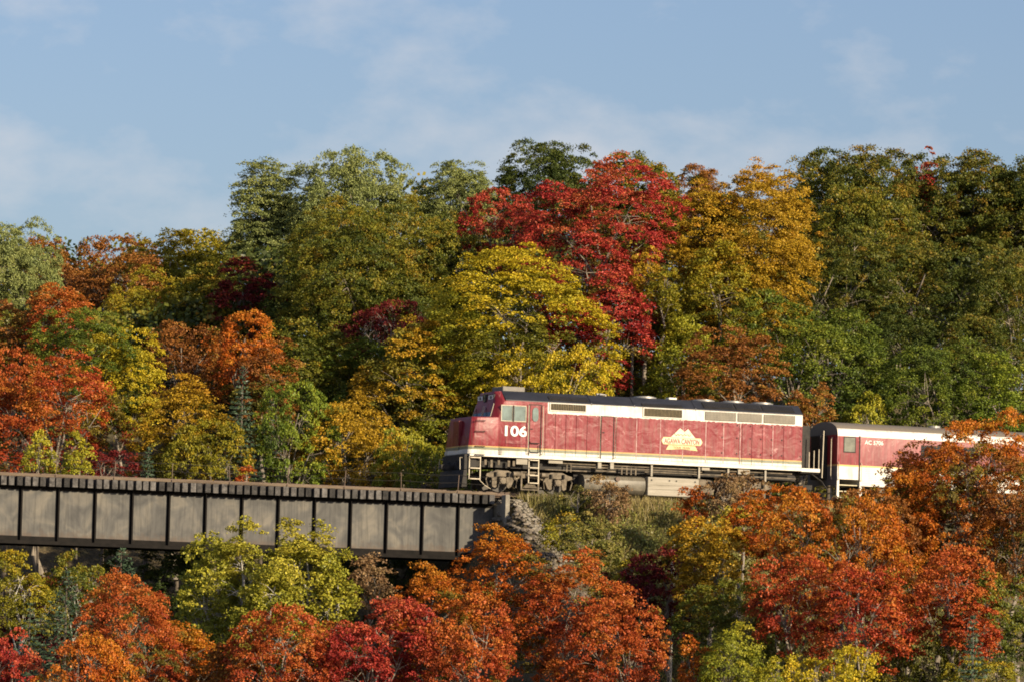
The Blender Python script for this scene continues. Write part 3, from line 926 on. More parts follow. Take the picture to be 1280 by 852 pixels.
    MB().poly_y([(cx - 1.04, cz), (cx - .94, cz - .17), (cx + .94, cz - .17), (cx + 1.04, cz), (cx + .94, cz + .18), (cx - .94, cz + .18)], yy - .016, yy - .009).build('banner', MAT['logo_yellow'], lg)
    MB().poly_y([(cx - .80, cz - .42), (cx - .5, cz - .40), (cx, cz - .36), (cx + .5, cz - .40), (cx + .80, cz - .42), (cx + .68, cz - .20), (cx, cz - .19), (cx - .68, cz - .20)], yy - .016, yy - .009).build('ribbon', MAT['logo_yellow'], lg)
    MB().poly_y([(cx - .98, cz - .08), (cx - .9, cz - .13), (cx + .9, cz - .13), (cx + .98, cz - .08), (cx + .98, cz + .08), (cx + .9, cz + .14), (cx - .9, cz + .14), (cx - .98, cz + .08)], yy - .019, yy - .0165).build('banner_field', MAT['cream'], lg)
    lettering('banner_lettering', 'AGAWA CANYON', cx, cz - .115, yy - .026, .235, MAT['logo_red'], lg, width=1.78, bold=.006)
    lettering('ribbon_lettering', 'TOUR TRAIN', cx, cz - .355, yy - .022, .11, MAT['logo_red'], lg, width=.85)
    sq = MB()
    pts = [(cx - .42 + i * .045, yy - .014, cz + .30 + .05 * math.sin(i * 1.7) + (.05 if i % 7 == 0 else 0)) for i in range(20)]
    sq.tube(pts, .014, 4).build('script_flourish', MAT['green_mark'], lg)
    return R


build_loco()


# ------------------------------------------------------------------ coach
def build_coach():
    R = root('passenger_coach', M_C, 'maroon and white passenger coach AC 5706 coupled behind the locomotive', 'coach')
    liv = MAT['coach_livery']
    H = 1.5; LEN = 25.5
    prof = [(-H, 1.02), (-H, 3.42)]
    for k in range(0, 13):
        t = math.pi - math.pi * k / 12
        prof.append((1.5 * math.cos(t), 3.42 + .66 * math.sin(t) ** .8))
    prof += [(H, 3.42), (H, 1.02)]
    pr = []
    for p in prof:
        if not pr or (abs(pr[-1][0] - p[0]) + abs(pr[-1][1] - p[1])) > 1e-4: pr.append(p)
    MB().poly_x(pr, 1.22, LEN).build('coach_body', liv, R, smooth=30)
    up = [(y, max(z, 1.42)) for y, z in pr]
    MB().poly_x(up, .0, 1.215).build('vestibule', liv, R, smooth=30)
    MB().poly_x([(y * .992, z - .01 if z > 3.5 else z) for y, z in pr], -.012, -.002).build('end_wall', MAT['coach_end'], R)
    for s in (-1, 1):
        q0, q1 = sorted((s * (H + .001), s * (H + .02)))
        d = MB().box(.06, 1.14, q0, q1, 1.30, 3.36).build('vestibule_door', liv, R, bevel=.012)
        q0, q1 = sorted((s * (H + .022), s * (H + .034)))
        MB().box(.34, .92, q0, q1, 2.62, 3.30).build('door_window', MAT['coach_glass'], d, bevel=.01)
        MB().box(.30, .96, *sorted((s * (H + .021), s * (H + .028))), 2.58, 3.34).build('window_gasket', MAT['dark'], d)
        MB().box(1.15, 1.20, *sorted((s * (H + .002), s * (H + .03))), 1.25, 3.40).build('door_jamb', MAT['dark'], R)
        for x in (-.02, 1.20):
            MB().box(x + .02, x + .14, *sorted((s * (H - .10), s * (H + .012))), .35, 1.42 if x < .5 else 1.2).build('step_riser', MAT['white'], R)
            MB().tube([(x + .06, s * (H + .03), 1.25), (x + .06, s * (H + .09), 1.32), (x + .06, s * (H + .09), 2.05), (x + .06, s * (H + .03), 2.12)], .017, 6).build('grab_iron', MAT['steel_rail'], R)
        for z, w in ((.46, .32), (.76, .22), (1.06, .12)):
            MB().box(.14, 1.2, *sorted((s * (H - .5 + .0), s * (H - .22 + w * .7))), z - .04, z).build('entry_step', MAT['step'], R)
        # fluted skirt
        for z in np.arange(1.06, 1.86, .085):
            MB().box(1.3, LEN - .1, *sorted((s * (H + .001), s * (H + .016))), z, z + .055).build('skirt_flute', MAT['white'], R)
        x = 4.55
        while x < LEN - 2:
            w_ = MB().box(x - .05, x + 1.15, *sorted((s * (H + .001), s * (H + .022))), 2.50, 3.12).build('window_frame', MAT['dark'], R, bevel=.01)
            MB().box(x, x + 1.10, *sorted((s * (H + .024), s * (H + .03))), 2.55, 3.07).build('pane', MAT['front_glass'], w_)
            x += 1.95
    MB().box(-.42, -.013, -.5, .5, 1.3, 3.4).build('end_diaphragm', MAT['dark'], R, bevel=.05)
    MB().tube([(-.10, -1.15, 1.3), (-.16, -1.15, 1.5), (-.16, -1.15, 3.2), (-.10, -1.15, 3.3)], .022, 6).build('grab_iron', MAT['steel_rail'], R)
    MB().box(1.3, LEN - 1.3, -1.2, 1.2, .7, 1.01).build('underframe', MAT['dark'], R)
    MB().box(9, 16, -1.1, 1.1, .3, .69).build('equipment_box', MAT['dark'], R, bevel=.04)
    MB().cyl_z(6.0, 0, .3, 4.05, 4.16).build('roof_vent', MAT['silver'], R)
    lettering('number_lettering', 'AC 5706', 1.95, 3.02, -H - .006, .19, MAT['text'], R, width=1.0, bold=.004)
    wm = wheel_mesh()
    build_truck(R, 3.9, wm)
    build_truck(R, LEN - 3.2, wm)


def coach_end_mat():
    mt, t, p = new_mat('banded_coach_end')
    l = t.links.new
    co = node(t, 'ShaderNodeTexCoord'); sp = node(t, 'ShaderNodeSeparateXYZ'); l(co.outputs['Object'], sp.inputs[0])
    mr = node(t, 'ShaderNodeMapRange'); mr.inputs['From Min'].default_value = 0; mr.inputs['From Max'].default_value = 5
    l(sp.outputs['Z'], mr.inputs['Value'])
    r = ramp(t, [(0, (.16, .16, .17)), (1.92 / 5, (.62, .42, .16)), (2.0 / 5, (.24, .025, .03)), (3.40 / 5, (.13, .13, .13))], 'CONSTANT')  # flat bands by height: grey, gold, maroon, then dark grey
    l(mr.outputs['Result'], r.inputs['Fac']); l(r.outputs['Color'], p.inputs['Base Color'])
    p.inputs['Roughness'].default_value = .6
    return mt


MAT['coach_end'] = coach_end_mat()
build_coach()


# ------------------------------------------------------------------ vegetation
GREENING = ('scarlet', 'orange', 'redorange', 'amber', 'yellow', 'rust', 'darkred', 'red')
DENS = 400


def color_var(cols, t, r):
    """cols: k x 3 palette, t in 0..1 per item -> colour, with jitter."""
    cols = np.array(cols, float)
    k = len(cols) - 1
    q = np.clip(t, 0, .9999) * k
    i = q.astype(int); f = (q - i)[:, None]
    return cols[i] * (1 - f) + cols[i + 1] * f


def leaves_mesh(name, P, N, size, col, r, aspect=.78, mat='leaf', jitter=.75, along=None):
    """One small diamond leaf at every P, facing roughly N."""
    n = len(P)
    nn = N + r.normal(0, jitter, (n, 3)); nn /= np.linalg.norm(nn, axis=1)[:, None]
    a = r.normal(0, 1, (n, 3)) if along is None else along + r.normal(0, .35, (n, 3))
    a -= nn * (a * nn).sum(1)[:, None]; a /= np.linalg.norm(a, axis=1)[:, None]
    b = np.cross(nn, a)
    s = size * r.uniform(.65, 1.3, n)[:, None]
    V = np.empty((n, 4, 3))
    V[:, 0] = P - a * s * .5
    V[:, 1] = P + b * s * .5 * aspect + a * s * .08
    V[:, 2] = P + a * s * .5
    V[:, 3] = P - b * s * .5 * aspect + a * s * .08
    me = bpy.data.meshes.new(name)
    me.vertices.add(n * 4); me.vertices.foreach_set('co', V.reshape(-1).astype(np.float32))
    me.loops.add(n * 4); me.loops.foreach_set('vertex_index', np.arange(n * 4, dtype=np.int32))
    me.polygons.add(n); me.polygons.foreach_set('loop_start', np.arange(n, dtype=np.int32) * 4)
    at_ = me.attributes.new('Col', 'FLOAT_COLOR', 'POINT')
    c = np.ones((n, 4, 4), np.float32); c[:, :, :3] = np.clip(col, 0, .9)[:, None, :]
    at_.data.foreach_set('color', c.reshape(-1))
    me.update(calc_edges=True)
    me.materials.append(MAT[mat])
    return me


PAL = {
    'red': [(.22, .016, .018), (.40, .035, .032), (.56, .085, .05), (.54, .20, .05)],
    'scarlet': [(.24, .024, .016), (.43, .065, .022), (.54, .13, .028), (.52, .22, .03)],
    'orange': [(.30, .05, .012), (.50, .12, .014), (.56, .19, .02), (.52, .27, .025)],
    'redorange': [(.26, .035, .016), (.44, .085, .022), (.53, .15, .028), (.50, .23, .035)],
    'amber': [(.24, .13, .015), (.42, .26, .02), (.54, .34, .025), (.54, .25, .03)],
    'yellow': [(.20, .19, .02), (.42, .35, .022), (.62, .47, .025), (.64, .42, .03)],
    'yellowgreen': [(.11, .13, .02), (.23, .25, .025), (.38, .36, .03), (.52, .41, .03)],
    'olive': [(.045, .065, .013), (.10, .125, .018), (.24, .22, .022), (.42, .23, .025)],
    'oak': [(.035, .055, .012), (.075, .10, .016), (.16, .155, .02), (.32, .175, .025)],
    'olivegold': [(.10, .11, .016), (.22, .21, .02), (.38, .31, .022), (.46, .26, .02)],
    'green': [(.045, .07, .012), (.09, .13, .018), (.16, .20, .022), (.26, .26, .025)],
    'brightgreen': [(.06, .09, .015), (.14, .20, .022), (.25, .30, .03), (.36, .36, .035)],
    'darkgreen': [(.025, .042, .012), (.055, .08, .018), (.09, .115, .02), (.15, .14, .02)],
    'palegreen': [(.15, .18, .06), (.22, .26, .085), (.29, .32, .10), (.34, .35, .10)],
    'rust': [(.14, .05, .02), (.26, .10, .025), (.38, .15, .03), (.36, .24, .04)],
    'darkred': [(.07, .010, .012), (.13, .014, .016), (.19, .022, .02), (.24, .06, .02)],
    'crimson': [(.22, .016, .018), (.38, .04, .03), (.50, .085, .04), (.48, .16, .045)],
    'tan': [(.16, .09, .045), (.26, .15, .07), (.33, .21, .10), (.30, .22, .08)],
    'spruce': [(.025, .050, .026), (.045, .080, .042), (.07, .115, .06), (.095, .14, .08)],
    'lime': [(.16, .185, .028), (.29, .295, .034), (.43, .395, .042), (.52, .43, .05)],
    'weeds': [(.12, .13, .03), (.24, .23, .05), (.36, .30, .08), (.38, .26, .08)],
}


def leaf_ramp(pal):
    """The leaf material of one palette: the leaf's own place on it comes from the mesh."""
    key = 'leaf_' + pal
    if key in MAT: return MAT[key]
    mt, t, p = new_mat(pal + '_leaves')
    t.nodes.remove(p)
    l = t.links.new
    a = node(t, 'ShaderNodeAttribute', attribute_name='Col')
    sp = node(t, 'ShaderNodeSeparateColor'); l(a.outputs['Color'], sp.inputs[0])
    k = PAL[pal]
    r1 = ramp(t, [(i / (len(k) - 1), c) for i, c in enumerate(k)]); l(sp.outputs[0], r1.inputs['Fac'])
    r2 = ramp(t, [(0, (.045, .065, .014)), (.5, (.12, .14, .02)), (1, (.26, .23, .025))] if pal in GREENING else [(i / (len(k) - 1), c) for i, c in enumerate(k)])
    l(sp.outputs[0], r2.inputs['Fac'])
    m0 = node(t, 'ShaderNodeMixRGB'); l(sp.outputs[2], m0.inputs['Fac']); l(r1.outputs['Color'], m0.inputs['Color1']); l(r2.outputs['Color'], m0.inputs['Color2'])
    vs = node(t, 'ShaderNodeVectorMath', operation='SCALE'); l(m0.outputs['Color'], vs.inputs[0])
    m2x = node(t, 'ShaderNodeMath', operation='MULTIPLY'); m2x.inputs[1].default_value = 2.0; l(sp.outputs[1], m2x.inputs[0]); l(m2x.outputs[0], vs.inputs['Scale'])
    d = node(t, 'ShaderNodeBsdfDiffuse'); tr = node(t, 'ShaderNodeBsdfTranslucent')
    gl = node(t, 'ShaderNodeBsdfGlossy', Roughness=.5); gl.inputs['Color'].default_value = (.7, .7, .7, 1)
    m1 = node(t, 'ShaderNodeMixShader', Fac=.20); m2 = node(t, 'ShaderNodeMixShader', Fac=.025)
    l(vs.outputs[0], d.inputs['Color']); l(vs.outputs[0], tr.inputs['Color'])
    l(d.outputs[0], m1.inputs[1]); l(tr.outputs[0], m1.inputs[2]); l(m1.outputs[0], m2.inputs[1]); l(gl.outputs[0], m2.inputs[2])
    l(m2.outputs[0], t.nodes['Material Output'].inputs['Surface'])
    MAT[key] = mt
    return mt


def sines(P, r, freq, n=6):
    """Smooth pseudo-noise in -1..1 at the points P."""
    o = np.zeros(len(P))
    for i in range(n):
        k = r.normal(0, 1, 3); k *= freq * r.uniform(.6, 1.5) / np.linalg.norm(k)
        o += np.sin(P @ k + r.uniform(0, 6.28))
    return o / (n ** .5) / 1.1


PROTO = {}
NLEAF = 0


def crown_proto(form, rx, rz, leaf, variant, fine):
    """One crown and its trunk and limbs, centred on the crown; the trunk goes down to z = -H."""
    global NLEAF
    key = (form, round(rx, 3), round(rz, 3), leaf, variant)
    if key in PROTO: return PROTO[key]
    r = np.random.default_rng(abs(hash((len(PROTO), 77))) % 99991)
    R3 = np.array([rx, rx, rz])
    rm = (rx * rx * rz) ** (1 / 3)
    # a few big limb masses make the uneven outline
    K = {'round': 6, 'tall': 7, 'cone': 6, 'shrub': 5}[form] + (2 if rm > 3 else 0)
    if rm < 1: K = 4
    cen, rad = [], []
    for i in range(K):
        zz = -.75 + 1.5 * (i + .5) / K
        th = 2.4 * i + r.uniform(-.5, .5)
        w = math.sqrt(max(0.05, 1 - zz * zz))
        k = r.uniform(.36, .56)
        if form == 'tall': w *= .95 - .45 * max(zz, 0)
        if form == 'cone': w *= 1 - .6 * (zz + 1) / 2
        cen.append((w * math.cos(th) * k, w * math.sin(th) * k, zz * .62))
        rad.append(r.uniform(.40, .56) * ((1 - .35 * max(zz, 0)) if form in ('tall', 'cone') else 1))
    cen.append((0, 0, 0)); rad.append(.55)
    cen = np.array(cen); rad = np.array(rad)
    area = math.pi * rx * rz
    cl_r = float(np.clip(.045 * rm + .19, .20, .36))
    n_try = int(area * 46 / (cl_r / .3) ** 1.5)
    li = r.choice(len(cen), n_try, p=rad ** 2 / (rad ** 2).sum())
    d = r.normal(0, 1, (n_try, 3)); d /= np.linalg.norm(d, axis=1)[:, None]
    bump = 1 + .14 * sines(d * 1.0, r, 3.5) + .06 * sines(d, r, 8)
    u = cen[li] + d * (rad[li] * bump * np.clip(1 - np.abs(r.normal(0, .15, n_try)), .3, 1))[:, None]
    # drop what lies deep inside the other masses
    dist = np.linalg.norm(u[:, None, :] - cen[None], axis=2) / rad[None]
    keep = (dist.min(1) > .74) | (r.random(n_try) < .16)
    # hollows where the dark inside shows
    P = u * R3
    hol = sines(P, r, 1.5) + .5 * sines(P, r, 3.4)
    keep &= (hol > (-.62 if rm < 2.4 else -.78) - .5 * np.clip(u[:, 2] - .3, 0, 1)) | (r.random(n_try) < .12)
    keep &= (d[:, 2] > -.55) | (r.random(n_try) < .35)
    lim = 1.0
    P = P[keep]; d = d[keep]
    # fit the wanted extent
    ext = np.percentile(np.abs(P[:, :2]), 99.5); P[:, :2] *= (rx * .97) / ext
    ztop = np.percentile(P[:, 2], 99.8); P[:, 2] *= (rz * .97) / ztop
    n_cl = int(area * 14 / (cl_r / .3) ** 1.6)
    if len(P) > n_cl:
        s_ = r.permutation(len(P))[:n_cl]; P = P[s_]; d = d[s_]
    n_cl = len(P)
    per = max(12, int(area * (750 * fine) * (.125 / leaf) ** 1.5 / n_cl))
    nrm = d * .42 + r.normal(0, .16, d.shape) + np.array([0, 0, .9]); nrm /= np.linalg.norm(nrm, axis=1)[:, None]
    w = sines(P, r, 1.1) * .6 + sines(P, r, 2.4) * .4
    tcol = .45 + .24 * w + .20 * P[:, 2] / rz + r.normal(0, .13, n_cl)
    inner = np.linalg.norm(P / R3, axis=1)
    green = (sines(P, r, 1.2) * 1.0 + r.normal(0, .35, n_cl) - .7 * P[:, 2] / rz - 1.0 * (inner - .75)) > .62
    idx = np.repeat(np.arange(n_cl), per); n = len(idx)
    a1 = np.cross(nrm, np.array([.3, 1, .2])); a1 /= np.linalg.norm(a1, axis=1)[:, None]
    b1 = np.cross(nrm, a1)
    crr = cl_r * r.uniform(.55, 1.35, n_cl)
    th = r.uniform(0, 2 * math.pi, n); q = np.sqrt(r.random(n))
    star = 1 + .38 * np.sin(th * 3 + idx * 1.7) + .28 * np.sin(th * 5 + idx)
    rd = q * crr[idx] * star
    L_ = P[idx] + a1[idx] * (np.cos(th) * rd)[:, None] + b1[idx] * (np.sin(th) * rd)[:, None] \
        + nrm[idx] * (r.normal(0, .17, n) * crr[idx] - .40 * q * q * crr[idx])[:, None]
    NLEAF += n
    tl = np.clip(tcol[idx] + r.normal(0, .10, n), 0, 1)
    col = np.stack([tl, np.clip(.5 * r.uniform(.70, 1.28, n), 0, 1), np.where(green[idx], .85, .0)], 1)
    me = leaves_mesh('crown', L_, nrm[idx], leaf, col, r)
    # trunk and limbs
    mb = MB()
    H_ = rz * 1.9
    tr = min(.17, .018 * (rx + rz) + .03)
    pts = [(.10 * rx * math.sin(k * 1.1), .10 * rx * math.cos(k * 1.7) - .1 * rx, -H_ + (H_ + .5 * rz) * k / 7) for k in range(8)] if form != 'shrub' else [(0, 0, -rz + 2 * rz * .1 * k) for k in range(8)]
    mb.tube(pts, [tr * (1.2 if k == 0 else 1 - .80 * k / 7) for k in range(8)], 7)
    cP = cen * R3
    for j in range(len(cen) - 1):
        e = Vector(cP[j])
        zt = e.z - rx * .8 - .2
        k0 = min(6.4, max(1.0, (zt + H_) / (H_ + .5 * rz) * 7))
        i0 = int(k0); s_ = Vector(pts[i0]).lerp(Vector(pts[i0 + 1]), k0 - i0)
        mid = s_.lerp(e, .5) + Vector((r.normal(0, .1), r.normal(0, .1), .08 * (e - s_).length))
        rr_ = tr * .42
        mb.tube([s_, mid, e], [rr_, rr_ * .66, rr_ * .34], 5, caps=False)
        near = np.argsort(((P - cP[j]) ** 2).sum(1) + r.uniform(0, (rad[j] * rm) ** 2, n_cl))[:14 if rm > 1.2 else 6]
        for q_ in near:
            g_ = Vector(P[q_]); f_ = r.uniform(.35, 1)
            b_ = mid.lerp(e, f_)
            mb.tube([b_, b_.lerp(g_, .55) + Vector((0, 0, .05 * rm)), g_], [rr_ * .30, rr_ * .18, .005], 3, caps=False)
    tm = mb.mesh('trunk', None, smooth=60)
    PROTO[key] = (me, tm, H_)
    return PROTO[key]


def quant(v, step):
    return step ** round(math.log(v) / math.log(step))


def tree(kind, px, top, bot, wpx, Y, pal, label, lobes=9, bark='bark', dens=1.0, leaf=.105, form='round', group=None, lean=0.0, gap=.0, cat='tree', flat=.34, base=None, bole=0.0):
    r = np.random.default_rng(int(px * 13 + top * 7 + Y) % 99991)
    if group == BT and cat == 'tree' and wpx > 50:
        bot += .24 * (bot - top); wpx *= 1.22
    if group == FT and wpx > 70: wpx *= 1.2
    if (top < 245 and kind != 'maple_sapling') and px not in (748, 622) or kind == P_: dens = 1.2
    sc = Y / FPX
    c = np.array(at(px, (top + bot) / 2, Y))
    rz = (bot - top) / 2 * sc; rx = wpx / 2 * sc
    gx, gy = c[0] + lean, c[1] + .3
    gz = min(ground_z(gx, gy), c[2] - rz * .85)
    R = root(kind, Matrix.Translation((gx, gy, gz)), label, cat, group)
    qx, qz = quant(rx, 1.6), quant(rz, 1.6)
    if leaf < .12: leaf = .10
    fine = 1.0
    if form == 'shrub': leaf = .10
    variant = int(r.integers(0, 2)) if 1.2 < qx < 4.6 else 0
    me, tm, H_ = crown_proto(form, qx, qz, leaf, variant, fine)
    mir = -1 if r.random() < .5 else 1
    sx, sz = rx / qx * mir, rz / qz
    M = Matrix.Translation((c[0] - gx, c[1] - gy, c[2] - gz)) @ Matrix.Diagonal((sx, abs(sx) * .92, sz, 1)) @ Matrix.Rotation(float(r.uniform(0, 6.28)), 4, 'Z')
    o = link('crown', me, R); o.matrix_local = M
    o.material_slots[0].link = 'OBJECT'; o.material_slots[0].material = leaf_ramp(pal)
    if dens > 1:      # a thick crown: a second, turned set of boughs inside the first
        ob = link('crown', me, R); ob.matrix_local = M @ Matrix.Rotation(2.1, 4, 'Z') @ Matrix.Diagonal((.96, .96, .97, 1))
        ob.material_slots[0].link = 'OBJECT'; ob.material_slots[0].material = leaf_ramp(pal)
    if not tm.materials: tm.materials.append(MAT['bark'])
    # the trunk reaches the ground: stretch only its own height
    hh = c[2] - gz
    tz = max(sz, (hh + .2) / H_)
    k = Matrix.Translation((c[0] - gx, c[1] - gy, 0)) @ Matrix.Diagonal((sx, abs(sx), sz, 1))
    o2 = link('trunk', tm, R)
    o2.matrix_local = M
    o2.material_slots[0].link = 'OBJECT'; o2.material_slots[0].material = MAT[bark]
    if hh > H_ * sz * .98 or bole:
        b_ = MB().tube([(0, 0, -.2), (.05, .03, hh * .3), (c[0] - gx + .0, c[1] - gy, max(.3, hh - H_ * sz * .9))], [bole * 1.3 or .11 * min(1, rx / 2) + .03, bole or .09 * min(1, rx / 2) + .025, bole * .8 or .08 * min(1, rx / 2) + .02], 7)
        b_.build('lower_trunk', MAT[bark if (bole or bark == 'birch_bark' or group != BT) else 'dark_bark'], R, smooth=60)
    return 0


def spruce(px, top, bot, wpx, Y, label, group=None, pal='spruce', kind='spruce_tree'):
    r = np.random.default_rng(int(px * 17 + top))
    sc = Y / FPX
    tp = np.array(at(px, top, Y)); bt = np.array(at(px, bot, Y))
    gz = min(ground_z(tp[0], Y), bt[2])
    R = root(kind, Matrix.Translation((tp[0], Y, gz)), label, 'tree', group)
    H_ = tp[2] - gz; hc = tp[2] - bt[2]; W_ = wpx / 2 * sc
    Ps, Ns, Al, T = [], [], [], []
    mb = MB().tube([(0, 0, 0), (0, 0, H_ * .5), (0, 0, H_)], [.05 + H_ * .012, .03 + H_ * .007, .01], 7)
    nlev = max(10, int(hc / .24))
    for i in range(nlev):
        f = (i + .5) / nlev
        z = H_ - hc * f
        ln = W_ * (f ** .85) * 1.02 + .06
        nb = 6 + int(5 * f)
        for k in range(nb):
            th = 2.399 * (i * 7 + k) + r.uniform(-.2, .2)
            L_ = ln * r.uniform(.72, 1.15)
            dx, dy = math.cos(th), math.sin(th)
            up = .25 - .5 * f
            m_ = max(5, int(L_ * 26))
            t = np.sqrt(r.random(m_))
            side = r.normal(0, .22, m_) * (1.1 - t) * min(1, L_)
            x = dx * L_ * t - dy * side; y = dy * L_ * t + dx * side
            zz = z + up * L_ * t + .18 * L_ * t * t + r.normal(0, .035, m_)
            Ps.append(np.stack([x, y, zz], 1)); Ns.append(np.tile([dx * .3, dy * .3 - .2, .9], (m_, 1)))
            Al.append(np.tile([dx, dy, up], (m_, 1))); T.append(.25 + .55 * t + r.normal(0, .1, m_))
            if k % 2 == 0: mb.tube([(0, 0, z), (dx * L_ * .9, dy * L_ * .9, z + up * L_ * .9)], [.015, .005], 3, caps=False)
    P = np.concatenate(Ps); N = np.concatenate(Ns); A = np.concatenate(Al); T = np.concatenate(T)
    col = color_var(PAL[pal], T, r) * r.uniform(.75, 1.25, len(P))[:, None]
    link('crown', leaves_mesh('crown', P, N, .17, col, r, aspect=.34, mat='needle', jitter=.5, along=A), R)
    mb.build('trunk', MAT['dark_bark'], R)
    return len(P)


LEAVES = 0


def T_(*a, **k):
    global LEAVES
    LEAVES += tree(*a, **k)


BT = 'trees on the hill behind the track'
FT = 'trees on the slope below the track'
M_, O_, P_, B_, SH = 'maple_tree', 'oak_tree', 'poplar_tree', 'birch_tree', 'shrub'

# --- skyline
T_(P_, 6, 268, 420, 125, 322, 'palegreen', 'pale grey-green poplar cut by the frame edge above the scarlet maple', 9, group=BT)
T_(M_, 75, 296, 400, 95, 338, 'rust', 'rusty brown low maple on the skyline beside the pale poplar', 7, group=BT)
T_(M_, 145, 290, 400, 110, 340, 'rust', 'small russet maple on the low skyline, dark red at its foot', 8, group=BT)
T_(M_, 205, 286, 420, 110, 334, 'olivegold', 'olive and gold maple on the low skyline left of the tall pale trees', 9, group=BT)
T_(M_, 268, 284, 420, 110, 336, 'olivegold', 'golden olive maple with orange tips touching the tall pale tree', 9, group=BT)
T_(P_, 345, 196, 400, 115, 326, 'palegreen', 'tall pale green poplar standing out on the left of the skyline', 10, bark='bark', group=BT)
T_(P_, 440, 184, 360, 140, 325, 'palegreen', 'broad pale green treetop forming the skyline above the olive oak', 11, group=BT)
T_(P_, 572, 200, 330, 90, 325, 'palegreen', 'small pale olive treetop between the olive oak and the dark evergreen-looking crown', 8, group=BT)
T_(O_, 690, 175, 330, 150, 330, 'darkgreen', 'dark green treetop rising behind the tall red maple', 10, group=BT)
T_(O_, 800, 190, 340, 120, 332, 'olive', 'olive crown showing along the top of the tall red maple', 9, group=BT)
T_(M_, 868, 205, 330, 80, 334, 'rust', 'thin rusty crown between the red maple and the golden maple', 7, group=BT)
T_(O_, 1075, 180, 360, 165, 326, 'oak', 'big bronze-green oak at the highest point of the right skyline', 13, group=BT)
T_(O_, 1205, 188, 370, 175, 328, 'oak', 'wide bronze-green oak on the skyline with a red twig on top', 13, group=BT)
T_(O_, 1290, 190, 380, 120, 326, 'oak', 'bronze-green oak cut off by the right frame edge on the skyline', 9, group=BT)
T_(O_, 1035, 194, 380, 120, 331, 'olive', 'bronze and olive crown just right of the golden maple on the skyline', 9, group=BT)
T_(O_, 1135, 200, 380, 130, 333, 'oak', 'deep green crown filling the dip between the two biggest right-hand oaks', 9, group=BT)
T_(O_, 1245, 200, 380, 130, 333, 'oak', 'dark green crown behind the wide oak near the right frame edge', 9, group=BT)
T_(O_, 1085, 230, 400, 150, 321, 'olive', 'olive bronze-tipped oak below the highest point of the right skyline', 10, group=BT)
T_('maple_sapling', 1155, 182, 262, 30, 326.5, 'crimson', 'tiny crimson treetop poking above the right skyline', 4, group=BT)

# --- upper middle rows
T_(M_, 150, 318, 400, 110, 328, 'rust', 'brown-red shaded maple below the left skyline', 8, group=BT)
T_(M_, 200, 330, 460, 130, 322, 'olivegold', 'olive gold maple in the middle of the left hillside', 10, group=BT)
T_(M_, 275, 318, 470, 110, 320, 'olive', 'shaded olive maple left of the dark red one', 9, group=BT)
T_(M_, 306, 318, 470, 74, 316, 'darkred', 'dark wine-red maple half hidden left of the big olive oak', 10, group=BT)
T_(O_, 465, 240, 490, 240, 312, 'olive', 'huge olive oak with orange-tipped sprays in the centre left', 20, group=BT, dens=1.0)
T_(O_, 560, 262, 460, 150, 316, 'olive', 'olive shoulder crown between the huge oak and the red maple', 10, group=BT)
T_(M_, 480, 372, 440, 90, 306, 'darkred', 'small dark red understorey maple in the shade of the huge olive oak', 6, group=BT)
T_(M_, 748, 193, 400, 180, 308, 'red', 'tall brilliant red maple towering behind the locomotive', 16, group=BT, gap=.2)
T_(M_, 745, 330, 480, 122, 303, 'red', 'lower red maple with pink-red sprays just above the locomotive roof', 11, group=BT)
T_(M_, 622, 235, 330, 90, 314, 'crimson', 'crimson maple reaching out left of the tall red maple', 7, group=BT)
T_(M_, 930, 203, 420, 165, 309, 'amber', 'orange-topped golden maple behind the rear of the locomotive', 13, group=BT)
T_(O_, 890, 300, 480, 120, 306, 'olivegold', 'green-gold layered maple below the orange-topped one', 10, group=BT)
T_(O_, 1040, 290, 450, 150, 314, 'oak', 'bronze-green oak with flat layered sprays above the coach', 12, group=BT)
T_(O_, 1160, 290, 460, 170, 316, 'oak', 'dense green and bronze oak in the middle of the right hillside', 13, group=BT)
T_(O_, 1260, 310, 480, 140, 315, 'oak', 'bronze-green oak against the right frame edge at mid height', 10, group=BT)

T_(M_, 808, 306, 380, 46, 304, 'amber', 'slender maple with a bare pale trunk and amber tuft beside the red maple', 5, group=BT, bole=.13)
T_(M_, 828, 330, 400, 50, 303, 'olivegold', 'slender maple with a bare pale trunk and olive tuft, next to the amber-tufted one', 5, group=BT, bole=.12)
T_(M_, 792, 340, 410, 36, 304, 'red', 'thin bare-trunked maple with a small red tuft at the edge of the red maple', 4, group=BT, bole=.09)

# --- lower rows behind the track
T_(M_, 75, 350, 440, 80, 306, 'redorange', 'orange-red maple just below the pale poplar on the left', 7, group=BT)
T_(M_, 30, 365, 470, 80, 308, 'rust', 'rusty maple at the left edge under the pale poplar', 7, group=BT)
T_(M_, 100, 385, 520, 150, 301, 'green', 'green maple above the scarlet maple on the left', 11, group=BT)
T_(M_, 150, 405, 540, 90, 300, 'yellow', 'orange and yellow maple right of the green one on the left', 8, group=BT)
T_(M_, 60, 440, 600, 185, 293, 'scarlet', 'broad scarlet maple behind the left end of the bridge', 15, group=BT)
T_(M_, 10, 430, 560, 90, 295, 'redorange', 'orange maple cut by the left frame edge above the bridge', 8, group=BT)
T_(M_, 225, 466, 610, 125, 291, 'amber', 'amber maple with a pointed crown right behind the bridge deck', 11, group=BT, form='tall')
T_(M_, 300, 388, 500, 95, 302, 'orange', 'orange maple glowing above the blue-green spruce', 8, group=BT)
T_(M_, 232, 400, 510, 110, 308, 'rust', 'dim russet maple in shade on the left hillside', 8, group=BT)
T_(M_, 262, 520, 640, 95, 288, 'olivegold', 'small yellow-green maple beside the bridge deck left of the spruce', 6, group=BT)
T_(M_, 368, 474, 608, 90, 290, 'brightgreen', 'bright green maple standing behind the bridge deck', 8, group=BT)
